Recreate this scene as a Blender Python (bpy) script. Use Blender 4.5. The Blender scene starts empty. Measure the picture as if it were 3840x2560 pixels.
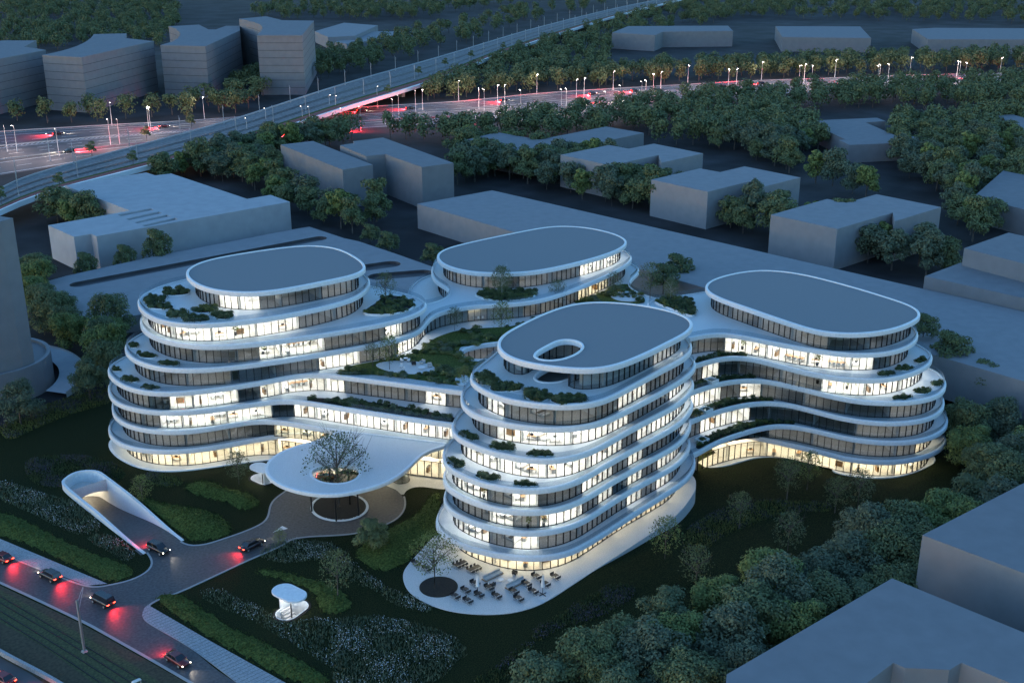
import bpy, bmesh, math, random
from mathutils import Vector, Matrix
from mathutils.geometry import tessellate_polygon

S = bpy.context.scene
COL = S.collection
RNG = random.Random(7)

# ------------------------------------------------------------------ camera
# World axes follow the street grid of the site (x away to the right, y away to the left), z = 0 is the forecourt.
CAM_H, PITCH, FPX, HEAD = 107.0, math.radians(20.29), 4410.0, math.radians(47.8)
cam_data = bpy.data.cameras.new('camera')
cam = bpy.data.objects.new('camera', cam_data)
COL.objects.link(cam)
cam.location = (0, 0, CAM_H)
cam.rotation_euler = (math.pi / 2 - PITCH, 0, HEAD - math.pi / 2)
cam_data.sensor_width = 36
cam_data.lens = FPX / 3840 * 36
cam_data.clip_start = 1
cam_data.clip_end = 6000
S.camera = cam

# ------------------------------------------------------------------ world, sun, exposure
world = bpy.data.worlds.new('World')
S.world = world
world.use_nodes = True
wn = world.node_tree.nodes
sky = wn.new('ShaderNodeTexSky')
sky.sky_type = 'NISHITA'
sky.sun_disc = False
SUN_EL, SUN_ROT = math.radians(3.2), math.radians(-75)   # just after sunset, afterglow to the left
sky.sun_elevation = SUN_EL
sky.sun_rotation = SUN_ROT
sky.air_density = 1.0
sky.dust_density = 0.3
sky.ozone_density = 3.2
world.node_tree.links.new(sky.outputs[0], wn['Background'].inputs[0])
wn['Background'].inputs[1].default_value = 0.15
sun_data = bpy.data.lights.new('sun', 'SUN')
sun_data.energy = 0.03
sun_data.angle = math.radians(30)
sun_data.color = (1.0, 0.80, 0.86)
sun = bpy.data.objects.new('sun', sun_data)
COL.objects.link(sun)
sun.rotation_euler = (math.radians(82), 0, math.radians(-90 + 15))
S.view_settings.view_transform = 'Standard'
S.view_settings.look = 'None'
S.view_settings.gamma = 1
S.view_settings.exposure = 2.65
S.view_settings.use_curve_mapping = False
S.render.engine = 'CYCLES'
S.cycles.use_denoising = True
S.cycles.max_bounces = 6
S.cycles.diffuse_bounces = 3
S.cycles.transparent_max_bounces = 24
S.cycles.sample_clamp_indirect = 4.0
S.cycles.caustics_reflective = False
S.cycles.caustics_refractive = False

# ------------------------------------------------------------------ survey: photo location of a point -> its place on site
_c, _s = math.cos(PITCH), math.sin(PITCH)
_ca, _sa = math.cos(HEAD), math.sin(HEAD)

def at(px, py, z=0.0):
    u = (px - 1920) / FPX
    v = (py - 1280) / FPX
    dy, dz = _c - v * _s, -_s - v * _c
    t = (z - CAM_H) / dz
    a, b = u * t, dy * t
    return (a * _sa + b * _ca, -a * _ca + b * _sa)

def proj(x, y, z):
    a = x * _sa - y * _ca
    b = x * _ca + y * _sa
    dz = z - CAM_H
    dep = b * _c - dz * _s
    return 1920 + FPX * a / dep, 1280 + FPX * (-b * _s - dz * _c) / dep, dep

def ats(pts, z=0.0):
    return [at(p[0], p[1], z) for p in pts]

def sstep(a, b, x):
    t = min(1, max(0, (x - a) / (b - a)))
    return t * t * (3 - 2 * t)

def ground_z(x, y):
    "the lawn falls by 4.3 m from the front wing to the right-hand wing"
    return -4.35 * sstep(125, 188, x) * (1 - sstep(140, 158, y))

# ------------------------------------------------------------------ materials
def mat(name, base=(.5, .5, .5), rough=.6, metal=0.0, spec=.5, noise=None, bump=None, emit=None, coat=0):
    m = bpy.data.materials.new(name)
    m.use_nodes = True
    nt = m.node_tree
    b = nt.nodes['Principled BSDF']
    b.inputs['Base Color'].default_value = (*base, 1)
    b.inputs['Roughness'].default_value = rough
    b.inputs['Metallic'].default_value = metal
    b.inputs['Specular IOR Level'].default_value = spec
    b.inputs['Coat Weight'].default_value = coat
    if noise:  # (scale, detail, low colour, high colour, ramp low, ramp high)
        sc, det, c0, c1, r0, r1 = noise
        tc = nt.nodes.new('ShaderNodeTexCoord')
        no = nt.nodes.new('ShaderNodeTexNoise')
        no.inputs['Scale'].default_value = sc
        no.inputs['Detail'].default_value = det
        ra = nt.nodes.new('ShaderNodeValToRGB')
        ra.color_ramp.elements[0].position = r0
        ra.color_ramp.elements[0].color = (*c0, 1)
        ra.color_ramp.elements[1].position = r1
        ra.color_ramp.elements[1].color = (*c1, 1)
        nt.links.new(tc.outputs['Object'], no.inputs['Vector'])
        nt.links.new(no.outputs['Fac'], ra.inputs['Fac'])
        nt.links.new(ra.outputs['Color'], b.inputs['Base Color'])
    if bump:  # (scale, strength, distance)
        tc = nt.nodes.new('ShaderNodeTexCoord')
        no = nt.nodes.new('ShaderNodeTexNoise')
        no.inputs['Scale'].default_value = bump[0]
        no.inputs['Detail'].default_value = 4
        bu = nt.nodes.new('ShaderNodeBump')
        bu.inputs['Strength'].default_value = bump[1]
        bu.inputs['Distance'].default_value = bump[2]
        nt.links.new(tc.outputs['Object'], no.inputs['Vector'])
        nt.links.new(no.outputs['Fac'], bu.inputs['Height'])
        nt.links.new(bu.outputs['Normal'], b.inputs['Normal'])
    if emit:
        b.inputs['Emission Color'].default_value = (*emit[0], 1)
        b.inputs['Emission Strength'].default_value = emit[1]
    return m

def glass_mat(name, tint, refl):
    m = bpy.data.materials.new(name)
    m.use_nodes = True
    nt = m.node_tree
    nt.nodes.remove(nt.nodes['Principled BSDF'])
    out = nt.nodes['Material Output']
    tr = nt.nodes.new('ShaderNodeBsdfTransparent')
    tr.inputs[0].default_value = (*tint, 1)
    gl = nt.nodes.new('ShaderNodeBsdfGlossy')
    gl.inputs['Roughness'].default_value = .02
    # Schlick reflectance, the same from either side of the pane
    lw = nt.nodes.new('ShaderNodeLayerWeight')
    lw.inputs['Blend'].default_value = .5
    po = nt.nodes.new('ShaderNodeMath')
    po.operation = 'POWER'
    po.inputs[1].default_value = 4.0
    mu = nt.nodes.new('ShaderNodeMath')
    mu.operation = 'MULTIPLY_ADD'
    mu.inputs[1].default_value = .9
    mu.inputs[2].default_value = .045 * refl
    mx = nt.nodes.new('ShaderNodeMixShader')
    nt.links.new(lw.outputs['Facing'], po.inputs[0])
    nt.links.new(po.outputs[0], mu.inputs[0])
    nt.links.new(mu.outputs[0], mx.inputs[0])
    nt.links.new(tr.outputs[0], mx.inputs[1])
    nt.links.new(gl.outputs[0], mx.inputs[2])
    nt.links.new(mx.outputs[0], out.inputs['Surface'])
    return m

M = {}
M['panel'] = mat('white_panel', (.72, .75, .76), .42, spec=.3, noise=(2.5, 6, (.66, .69, .70), (.77, .80, .81), .3, .7), bump=(60, .12, .01))
M['deck'] = mat('pale_terrazzo', (.58, .60, .60), .5, spec=.3, noise=(9, 8, (.50, .52, .52), (.66, .68, .68), .35, .65))
M['stone'] = mat('pale_paving', (.6, .58, .55), .5, noise=(6, 8, (.50, .49, .47), (.66, .65, .63), .35, .65))
M['roof'] = mat('grey_roof_membrane', (.22, .225, .23), .8, spec=.15, noise=(14, 10, (.20, .205, .21), (.25, .255, .26), .3, .7), bump=(40, .3, .02))
M['glass'] = glass_mat('window_glass', (.80, .83, .84), 1.6)
M['clear'] = glass_mat('balustrade_glass', (.86, .90, .92), 1.3)
M['frame'] = mat('dark_window_frame', (.018, .018, .02), .4, .3)
M['wall_in'] = mat('white_interior_wall', (.78, .77, .75), .7, noise=(.4, 2, (.70, .69, .67), (.80, .79, .77), .4, .6))
M['floor_in'] = mat('pale_oak_floor', (.52, .49, .45), .5, noise=(3, 6, (.44, .42, .38), (.60, .57, .53), .3, .7))
M['lamp_cool'] = mat('ceiling_lamp_neutral', (.9, .9, .9), .5, emit=((1, .95, .87), 3.3))
M['lamp_dim'] = mat('ceiling_lamp_turned_low', (.9, .9, .9), .5, emit=((1, .98, .97), 0.24))  # added faint glow that lifts the unlit rooms, not a real fitting
M['lamp_warm'] = mat('ceiling_lamp_warm', (.9, .9, .9), .5, emit=((1, .83, .56), 2.7))
M['massing'] = mat('pale_grey_render', (.25, .255, .265), .9, spec=.1, noise=(.35, 8, (.235, .24, .25), (.265, .27, .28), .3, .7), bump=(8, .25, .05))
M['massing_light'] = mat('light_grey_render', (.36, .38, .40), .9, spec=.1, noise=(.3, 8, (.33, .35, .37), (.38, .40, .42), .3, .7))
M['massing_dark'] = mat('mid_grey_render', (.20, .21, .23), .9, spec=.1, noise=(.35, 8, (.19, .195, .205), (.215, .22, .23), .3, .7))
M['joint'] = mat('dark_storey_joint', (.06, .06, .065), .9)
M['concrete'] = mat('concrete', (.33, .33, .33), .8, noise=(.8, 8, (.27, .27, .27), (.37, .37, .37), .3, .7))
M['asphalt'] = mat('asphalt', (.06, .06, .064), .75, noise=(.25, 10, (.045, .045, .05), (.075, .075, .08), .3, .7), bump=(25, .3, .02))
M['road_pale'] = mat('worn_motorway_asphalt', (.08, .075, .078), .7, noise=(.12, 10, (.055, .052, .054), (.10, .094, .096), .3, .7))
M['pavers'] = mat('dark_granite_setts', (.07, .07, .075), .6, noise=(2.2, 10, (.040, .040, .044), (.095, .095, .10), .3, .7), bump=(9, .6, .03))
M['kerb'] = mat('granite_kerb', (.33, .33, .33), .7)
M['paint'] = mat('white_road_paint', (.75, .75, .74), .6)
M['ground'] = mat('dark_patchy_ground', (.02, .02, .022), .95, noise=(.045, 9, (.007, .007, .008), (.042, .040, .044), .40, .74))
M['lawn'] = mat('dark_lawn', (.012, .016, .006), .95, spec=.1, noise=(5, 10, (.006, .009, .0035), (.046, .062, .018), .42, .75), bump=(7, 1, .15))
M['mound'] = mat('meadow_turf', (.03, .045, .012), .95, spec=.1, noise=(3, 10, (.032, .048, .013), (.115, .155, .040), .35, .7), bump=(6, 1, .2))
M['soil'] = mat('dark_soil', (.02, .017, .012), .95, noise=(6, 8, (.010, .009, .007), (.035, .03, .022), .35, .7))
M['bark'] = mat('bark', (.10, .085, .07), .9, noise=(4, 6, (.06, .05, .042), (.14, .12, .10), .35, .7))
M['birch'] = mat('pale_birch_bark', (.42, .41, .39), .8)
def leaf(name, a, b, sc=1.2):
    m = mat(name, a, .75, spec=.25, noise=(sc, 4, a, b, .35, .65))
    return m
M['leaf1'] = leaf('broad_leaves', (.070, .088, .040), (.165, .200, .085))
M['leaf2'] = leaf('blue_green_leaves', (.062, .082, .050), (.140, .176, .105))
M['leaf3'] = leaf('yellow_green_leaves', (.090, .120, .038), (.190, .232, .070))
M['leaf4'] = leaf('dark_shrub_leaves', (.024, .038, .015), (.080, .110, .038), 3)
M['leaf5'] = leaf('olive_shrub_leaves', (.070, .088, .024), (.165, .182, .055), 3)
M['leaf6'] = leaf('pale_airy_leaves', (.07, .095, .048), (.14, .18, .09))
M['lavender'] = leaf('lavender_blooms', (.055, .050, .085), (.105, .095, .150), 3)
M['petal'] = mat('white_petals', (.55, .60, .62), .8)
M['metal'] = mat('galvanised_steel', (.42, .43, .44), .45, .6)
M['dark_metal'] = mat('dark_steel', (.03, .03, .032), .45, .5)
M['black'] = mat('black_rubber', (.012, .012, .012), .8)
M['carglass'] = mat('tinted_car_glass', (.01, .012, .015), .05, spec=.8)
M['tail'] = mat('lit_tail_lamp', (.3, .01, .01), .4, emit=((1, .03, .015), 5))
M['head'] = mat('lit_head_lamp', (.9, .9, .85), .3, emit=((1, .86, .62), 6))
M['street'] = mat('lit_street_lamp', (.9, .9, .88), .4, emit=((1, .86, .72), 2.5))
M['pole_pale'] = mat('pale_lamp_post', (.62, .62, .60), .5)
M['fabric'] = mat('pale_grey_upholstery', (.45, .45, .44), .9)
M['linen'] = mat('white_linen', (.75, .74, .72), .9)
M['throw'] = mat('grey_brown_throw', (.16, .14, .12), .95)
M['wood'] = mat('warm_timber', (.30, .17, .08), .55, noise=(4, 6, (.24, .13, .06), (.36, .21, .10), .3, .7))
M['dark_wood'] = mat('dark_table_top', (.035, .03, .028), .5)
M['canvas'] = mat('white_parasol_canvas', (.7, .72, .72), .85)
M['track_turf'] = mat('track_bed_turf', (.06, .07, .025), .95, noise=(2.5, 9, (.030, .036, .014), (.095, .105, .040), .35, .7))
M['verge'] = mat('dry_brown_verge', (.06, .05, .03), .95, noise=(2, 9, (.04, .033, .018), (.085, .07, .04), .35, .7))
M['brick_path'] = mat('dull_red_paving', (.26, .10, .09), .85, spec=.1, noise=(1.5, 8, (.20, .075, .07), (.32, .125, .11), .35, .7))
M['ballast'] = mat('pale_track_slab', (.2, .2, .2), .9, spec=.1, noise=(.8, 9, (.15, .15, .15), (.25, .25, .25), .35, .7))

# ------------------------------------------------------------------ object helpers
def link(name, me, parent=None, loc=(0, 0, 0), rz=0.0):
    o = bpy.data.objects.new(name, me)
    COL.objects.link(o)
    o.location = loc
    o.rotation_euler = (0, 0, rz)
    if parent is not None:
        o.parent = parent
    return o

def thing(name, label, cat, loc=(0, 0, 0), rz=0.0, group=None):
    o = link(name, None, None, loc, rz)
    o['label'] = label
    o['category'] = cat
    if group:
        o['group'] = group
    return o

def tag(o, label, cat, group=None):
    o['label'] = label
    o['category'] = cat
    if group:
        o['group'] = group
    return o

def structure(o):
    o['kind'] = 'structure'
    return o

def stuff(o):
    o['kind'] = 'stuff'
    return o

def dup(root, loc, rz=0.0, label=None, scale=None):
    "a copy of a thing with copies of its parts and sub-parts; mesh data is shared"
    def cp(o, par):
        c = o.copy()
        COL.objects.link(c)
        if par is not None:
            c.parent = par
        for ch in KIDS.get(o.name, ()):
            cp(ch, c)
        return c
    r = cp(root, None)
    r.location = loc
    r.rotation_euler = (0, 0, rz)
    if scale is not None:
        r.scale = scale if hasattr(scale, '__len__') else (scale,) * 3
    if label:
        r['label'] = label
    return r
KIDS = {}
def kids(root):
    "register the children of a finished prototype"
    ch = [o for o in root.children]
    KIDS[root.name] = ch
    for c in ch:
        kids(c)
    return root

class MB:
    "mesh collector"
    def __init__(s):
        s.v, s.f, s.m = [], [], []
    def add(s, vs, fs, mi=0):
        n = len(s.v)
        s.v += [tuple(v) for v in vs]
        s.f += [tuple(i + n for i in f) for f in fs]
        s.m += [mi] * len(fs)
    def quad(s, a, b, c, d, mi=0):
        s.add((a, b, c, d), ((0, 1, 2, 3),), mi)
    def box(s, c, d, rz=0.0, mi=0, taper=1.0):
        x, y, z = c
        hx, hy, hz = d[0] / 2, d[1] / 2, d[2] / 2
        cs, sn = math.cos(rz), math.sin(rz)
        vs = []
        for k, (sz, t) in enumerate(((-hz, 1), (hz, taper))):
            for sx, sy in ((-1, -1), (1, -1), (1, 1), (-1, 1)):
                px, py = sx * hx * t, sy * hy * t
                vs.append((x + px * cs - py * sn, y + px * sn + py * cs, z + sz))
        s.add(vs, ((3, 2, 1, 0), (4, 5, 6, 7), (0, 1, 5, 4), (1, 2, 6, 5), (2, 3, 7, 6), (3, 0, 4, 7)), mi)
    def tube(s, pts, rad, n=6, mi=0, cap=True):
        rings = []
        pts = [Vector(p) for p in pts]
        for i, p in enumerate(pts):
            d = (pts[min(i + 1, len(pts) - 1)] - pts[max(i - 1, 0)]).normalized()
            a = d.cross(Vector((0, 0, 1)))
            if a.length < 1e-3:
                a = Vector((1, 0, 0))
            a.normalize()
            b = d.cross(a)
            r = rad[i] if hasattr(rad, '__len__') else rad
            rings.append([p + a * (r * math.cos(2 * math.pi * k / n)) + b * (r * math.sin(2 * math.pi * k / n)) for k in range(n)])
        vs = [v for ring in rings for v in ring]
        fs = []
        for i in range(len(rings) - 1):
            for k in range(n):
                fs.append((i * n + k, i * n + (k + 1) % n, (i + 1) * n + (k + 1) % n, (i + 1) * n + k))
        if cap:
            fs.append(tuple(range(n)))
            fs.append(tuple((len(rings) - 1) * n + k for k in reversed(range(n))))
        s.add(vs, fs, mi)
    def cyl(s, c, r, h, n=16, mi=0, r2=None):
        r2 = r if r2 is None else r2
        vs = [(c[0] + r * math.cos(2 * math.pi * k / n), c[1] + r * math.sin(2 * math.pi * k / n), c[2]) for k in range(n)]
        vs += [(c[0] + r2 * math.cos(2 * math.pi * k / n), c[1] + r2 * math.sin(2 * math.pi * k / n), c[2] + h) for k in range(n)]
        fs = [(k, (k + 1) % n, n + (k + 1) % n, n + k) for k in range(n)]
        fs += [tuple(reversed(range(n))), tuple(range(n, 2 * n))]
        s.add(vs, fs, mi)
    def me(s, name, mats, smooth=False):
        me = bpy.data.meshes.new(name)
        me.from_pydata(s.v, [], s.f)
        for m in mats:
            me.materials.append(m)
        if len(mats) > 1:
            me.polygons.foreach_set('material_index', s.m)
        if smooth:
            me.polygons.foreach_set('use_smooth', [True] * len(me.polygons))
        me.update()
        return me
    def obj(s, name, mats, parent=None, loc=(0, 0, 0), rz=0.0, smooth=False):
        if not isinstance(mats, (list, tuple)):
            mats = [mats]
        return link(name, s.me(name, mats, smooth), parent, loc, rz)

# ------------------------------------------------------------------ outlines
def area(p):
    return sum(p[i - 1][0] * p[i][1] - p[i][0] * p[i - 1][1] for i in range(len(p))) / 2

def resample(p, step, closed=True, n=None):
    q = list(p) + ([p[0]] if closed else [])
    d = [0]
    for a, b in zip(q[:-1], q[1:]):
        d.append(d[-1] + math.hypot(b[0] - a[0], b[1] - a[1]))
    L = d[-1]
    n = n or max(3, round(L / step))
    out, j = [], 0
    for k in range(n if closed else n + 1):
        t = L * k / n
        while j < len(d) - 2 and d[j + 1] < t:
            j += 1
        f = (t - d[j]) / max(1e-9, d[j + 1] - d[j])
        out.append((q[j][0] + (q[j + 1][0] - q[j][0]) * f, q[j][1] + (q[j + 1][1] - q[j][1]) * f))
    return out

def relax(p, it, closed=True):
    for _ in range(it):
        n = len(p)
        p = [p[i] if (not closed and i in (0, n - 1)) else
             ((p[i - 1][0] + 2 * p[i][0] + p[(i + 1) % n][0]) / 4, (p[i - 1][1] + 2 * p[i][1] + p[(i + 1) % n][1]) / 4) for i in range(n)]
    return p

def smooth(p, step=.9, it=14, closed=True):
    n = len(p)
    out = []
    for i in range(n if closed else n - 1):
        g = lambda k: p[k % n] if closed else p[min(max(k, 0), n - 1)]
        p0, p1, p2, p3 = g(i - 1), g(i), g(i + 1), g(i + 2)
        for k in range(8):
            t = k / 8
            out.append(tuple(.5 * (2 * p1[c] + (p2[c] - p0[c]) * t + (2 * p0[c] - 5 * p1[c] + 4 * p2[c] - p3[c]) * t * t + (3 * p1[c] - p0[c] - 3 * p2[c] + p3[c]) * t ** 3) for c in (0, 1)))
    if not closed:
        out.append(p[-1])
    out = resample(out, step, closed)
    out = relax(out, it, closed)
    out = resample(out, step, closed)
    if closed and area(out) < 0:
        out.reverse()
    return out

def normals(p, closed=True):
    n = len(p)
    out = []
    for i in range(n):
        a = p[i - 1] if (closed or i > 0) else p[i]
        b = p[(i + 1) % n] if (closed or i < n - 1) else p[i]
        dx, dy = b[0] - a[0], b[1] - a[1]
        l = math.hypot(dx, dy) or 1
        out.append((-dy / l, dx / l))       # left of travel = inwards for a counter-clockwise outline
    return out

def inset(p, d):
    q = p
    steps = max(1, int(abs(d) / 1.0))
    for _ in range(steps):
        nn = normals(q)
        q = [(a[0] + b[0] * d / steps, a[1] + b[1] * d / steps) for a, b in zip(q, nn)]
        if d > 1.2:
            q = relax(q, 1)
    return q

def inside(x, y, p):
    r = False
    for i in range(len(p)):
        (x1, y1), (x2, y2) = p[i - 1], p[i]
        if (y1 > y) != (y2 > y) and x < (x2 - x1) * (y - y1) / (y2 - y1) + x1:
            r = not r
    return r

def fill(mb, loops, z, up=True, mi=0):
    ls = [[Vector((x, y, 0)) for x, y in l] for l in loops]
    tris = tessellate_polygon(ls)
    flat = [v for l in ls for v in l]
    zf = z if callable(z) else (lambda x, y: z)
    fs = []
    for t in tris:
        a, b, c = (flat[i] for i in t)
        w = (b.x - a.x) * (c.y - a.y) - (b.y - a.y) * (c.x - a.x)
        if abs(w) < 1e-7:
            continue
        fs.append(tuple(t) if (w > 0) == up else tuple(reversed(t)))
    mb.add([(v.x, v.y, zf(v.x, v.y)) for v in flat], fs, mi)

def ribbon(mb, p, z0, z1, q=None, closed=True, mi=0, flip=False):
    "wall strip between outline p at height z0 and outline q at height z1"
    q = q or p
    n = len(p)
    vs = [(x, y, z0) for x, y in p] + [(x, y, z1) for x, y in q]
    fs = []
    for i in range(n if closed else n - 1):
        j = (i + 1) % n
        f = (i, j, n + j, n + i)
        fs.append(f if not flip else tuple(reversed(f)))
    mb.add(vs, fs, mi)

def prism(name, poly, z0, z1, mats, parent=None, holes=(), loc=(0, 0, 0)):
    "upright block; mats = (sides, top)"
    p = [(x - loc[0], y - loc[1]) for x, y in poly]
    if area(p) < 0:
        p.reverse()
    hs = []
    for h in holes:
        h = [(x - loc[0], y - loc[1]) for x, y in h]
        if area(h) > 0:
            h.reverse()
        hs.append(h)
    mb = MB()
    fill(mb, [p] + hs, z1, True, 1 if len(mats) > 1 else 0)
    ribbon(mb, p, z0, z1)
    for h in hs:
        ribbon(mb, h, z0, z1)
    return mb.obj(name, list(mats), parent, loc=(0, 0, 0))

def sheet(name, poly, z, m, holes=()):
    mb = MB()
    fill(mb, [poly] + list(holes), z)
    return mb.obj(name, m)
# ================================================================== THE CAMPUS: four wings round a raised garden
Z = {-1: -4.2, 0: 0.2}
for _k in range(1, 10):
    Z[_k] = 4.5 + 4.15 * (_k - 1)
SLAB = 0.85

root_L = thing('office_building', 'tall office wing on the left with stepped round terraces and a white flat rim', 'building', (118, 214, 0))
root_F = thing('hotel_building', 'eight storey rounded front wing with bedrooms behind glass and an oval hole in its roof', 'building', (140, 138, 0))
root_B = thing('office_building', 'low back wing beyond the raised garden, long rounded roof and a birch on its terrace', 'building', (198, 210, 0))
root_R = thing('office_building', 'right hand wing with curving ribbon balconies, brown dim offices and a glowing ground floor', 'building', (214, 138, 0))
root_K = thing('link_building', 'low curved link between the left and front wings carrying planted roofs over the lit lobby', 'building', (130, 178, 0))

def slab(root, outline, z, holes=(), roof=False, name='deck', thick=SLAB, lip=True):
    bx, by, bz = root.location
    sh = lambda p: [(x - bx, y - by) for x, y in p]
    mb = MB()
    o = outline
    hs = [list(reversed(h)) if area(h) > 0 else h for h in holes]     # clockwise
    ins = lambda p, d: inset(p, d)
    a = ins(o, .62); b = ins(o, .55); c = ins(o, .22); d = ins(o, .05); e = o; f = ins(o, .10); g = ins(o, .30)
    up = .20 if lip else .02
    fill(mb, [sh(a)] + [sh(inset(h, .5)) for h in hs], z, True, 1)
    P = [(a, z), (b, z + up), (c, z + up), (d, z + up * .45), (e, z - .12), (e, z - thick + .12), (f, z - thick), (g, z - thick)]
    for (p, za), (q, zb) in zip(P[:-1], P[1:]):
        ribbon(mb, sh(q), zb, za, sh(p))
    fill(mb, [sh(g)] + [sh(inset(h, .1)) for h in hs], z - thick, False, 0)
    for h in hs:
        p = [(inset(h, .5), z), (inset(h, .42), z + up), (inset(h, .12), z + up), (h, z + .05), (h, z - thick + .1), (inset(h, .1), z - thick)]
        for (u, za), (v, zb) in zip(p[:-1], p[1:]):
            ribbon(mb, sh(v), zb, za, sh(u))
    ob = mb.obj(name, [M['panel'], M['roof'] if roof else M['deck']], root, smooth=False)
    for pl in ob.data.polygons:
        if abs(pl.normal.z) < .98:
            pl.use_smooth = True
    return ob

PANE = MB(); PANE.box((.5, 0, .5), (1, .03, 1)); PANE_ME = PANE.me('window_pane', [M['glass']])
COLM = MB(); COLM.cyl((0, 0, 0), .28, 1, 14); COL_ME = COLM.me('round_column', [M['wall_in']], True)
BOXM = MB(); BOXM.box((0, 0, 0), (1, 1, 1)); PART_ME = BOXM.me('partition_wall', [M['wall_in']]); LC_ME = BOXM.me('ceiling_lamp', [M['lamp_cool']]); LW_ME = BOXM.me('ceiling_lamp', [M['lamp_warm']]); FILL_ME = BOXM.me('ceiling_lamp', [M['lamp_dim']]); FURN = []
panes = {}      # root name -> list of (score, loc, ang, w, h)

def lit_at(spec, px):
    for s in spec:
        if s[0] <= px <= s[1]:
            return s[2] if len(s) > 2 else 'c'
    return None

def glazing(roots, outline, z0, z1, spec, step=1.5, bay=3, depth=6.2, closed=True, back=True, colstep=6, litonly=False):
    """one storey of full-height panes with frames, partitions, an inner wall and ceiling lamps, with added fill panels in unlit bays.
    roots: function (x, y) -> wing, spec: lit stretches as they read from the street"""
    p = resample(outline, step, closed)
    n = len(p)
    nn = normals(p, closed)
    per = {}
    dfun = depth if callable(depth) else (lambda q: depth_)
    depth_ = depth
    get = lambda r: per.setdefault(r.name, (r, MB(), MB(), MB(), MB(), MB()))
    h = z1 - z0
    front = []
    for i in range(n if closed else n - 1):
        j = (i + 1) % n
        a, b = p[i], p[j]
        m = ((a[0] + b[0]) / 2, (a[1] + b[1]) / 2)
        ni = ((nn[i][0] + nn[j][0]) / 2, (nn[i][1] + nn[j][1]) / 2)
        r = roots(*m)
        bx, by, _ = r.location
        _, fr, part, core, lampc, lampw = get(r)
        dx, dy = b[0] - a[0], b[1] - a[1]
        w = math.hypot(dx, dy)
        ang = math.atan2(dy, dx)
        l = math.hypot(*m)
        face = (m[0] * ni[0] + m[1] * ni[1]) / l         # >0: pane looks towards the viewer's side
        px, py, dep = proj(m[0], m[1], z0 + h / 2)
        front.append(face)
        panes.setdefault(r.name, []).append((face * w * h / dep ** 2 if face > .05 and -50 < px < 3900 else -1, (a[0] - bx, a[1] - by, z0 + .05), ang, w, h - .1))
        # frame: post at the start of the pane, sill and head
        fr.box((a[0] - bx, a[1] - by, z0 + h / 2), (.10, .24, h), ang)
        fr.box((m[0] - bx, m[1] - by, z0 + .05), (w, .12, .1), ang)
        fr.box((m[0] - bx, m[1] - by, z1 - .04), (w, .12, .08), ang)
    # rooms
    i = 0
    cnt = n if closed else n - 1
    while i < cnt:
        k = min(bay, cnt - i)
        j = (i + k) % n
        a, b = p[i], p[j]
        mi = (i + k // 2) % n
        m, ni = p[mi], nn[mi]
        r = roots(*m)
        bx, by, _ = r.location
        _, fr, part, core, lampc, lampw = get(r)
        px, py, dep = proj(m[0], m[1], z0 + h / 2)
        face = (m[0] * ni[0] + m[1] * ni[1]) / math.hypot(*m)
        s = lit_at(spec, px) if face > -.1 else None
        na, nb = nn[i], nn[j]
        depth = dfun(m)
        ca, cb = (a[0] + na[0] * depth, a[1] + na[1] * depth), (b[0] + nb[0] * depth, b[1] + nb[1] * depth)
        # inner wall of the bay
        core.quad((ca[0] - bx, ca[1] - by, z0), (cb[0] - bx, cb[1] - by, z0), (cb[0] - bx, cb[1] - by, z1), (ca[0] - bx, ca[1] - by, z1))
        # partition at the start of the bay (on a lit / dark change, and every other bay)
        prev = lit_at(spec, proj(p[i - (bay + 1) // 2][0], p[i - (bay + 1) // 2][1], z0 + h / 2)[0])
        if prev != s or (i // bay) % 2 == 0:
            s0 = (a[0] + na[0] * .12, a[1] + na[1] * .12)
            mx, my = (s0[0] + ca[0]) / 2, (s0[1] + ca[1]) / 2
            if (s or not litonly) and face > -.3:
                w_ = link('partition_wall', PART_ME, r, (mx - bx, my - by, z0 + h / 2), math.atan2(na[1], na[0]))
                w_.scale = (math.hypot(ca[0] - s0[0], ca[1] - s0[1]), .14, h)
        fl = (a[0] - bx, a[1] - by, z0 + .015), (b[0] - bx, b[1] - by, z0 + .015), (cb[0] - bx, cb[1] - by, z0 + .015), (ca[0] - bx, ca[1] - by, z0 + .015)
        lampc.quad(*fl)
        if not s and face > 0 and RNG.random() < .8 and not litonly:
            s = 'd'  # unlit bay: an added fill panel brightens the dark room
        if s:
            if s != 'd' and face > .15: FURN.append((r, z0, m, ni, px))
            w = math.hypot(b[0] - a[0], b[1] - a[1])
            t = math.atan2(b[1] - a[1], b[0] - a[0])
            d0 = .45 if s == 'c' else .5
            c0 = (m[0] + ni[0] * depth * d0, m[1] + ni[1] * depth * d0)
            l_ = link('ceiling_lamp', {'w': LW_ME, 'c': LC_ME, 'd': FILL_ME}[s], r, (c0[0] - bx, c0[1] - by, z1 - .06), t)
            l_.scale = (w * .55, depth * .5, .06)
        i += k
    # columns just inside the glass
    for q in range(0, cnt, colstep):
        if front[q % cnt] > .2:
            r = roots(*p[q])
            bx, by, _ = r.location
            c = link('column', COL_ME, r, (p[q][0] + nn[q][0] * .9 - bx, p[q][1] + nn[q][1] * .9 - by, z0))
            c.scale = (1, 1, h)
    for r, fr, part, core, lc, lw in per.values():
        fr.obj('window_frame', M['frame'], r)
        if lc.v: lc.obj('floor', M['floor_in'], r)
        if core.v: core.obj('inner_wall', M['wall_in'], r)

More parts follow.
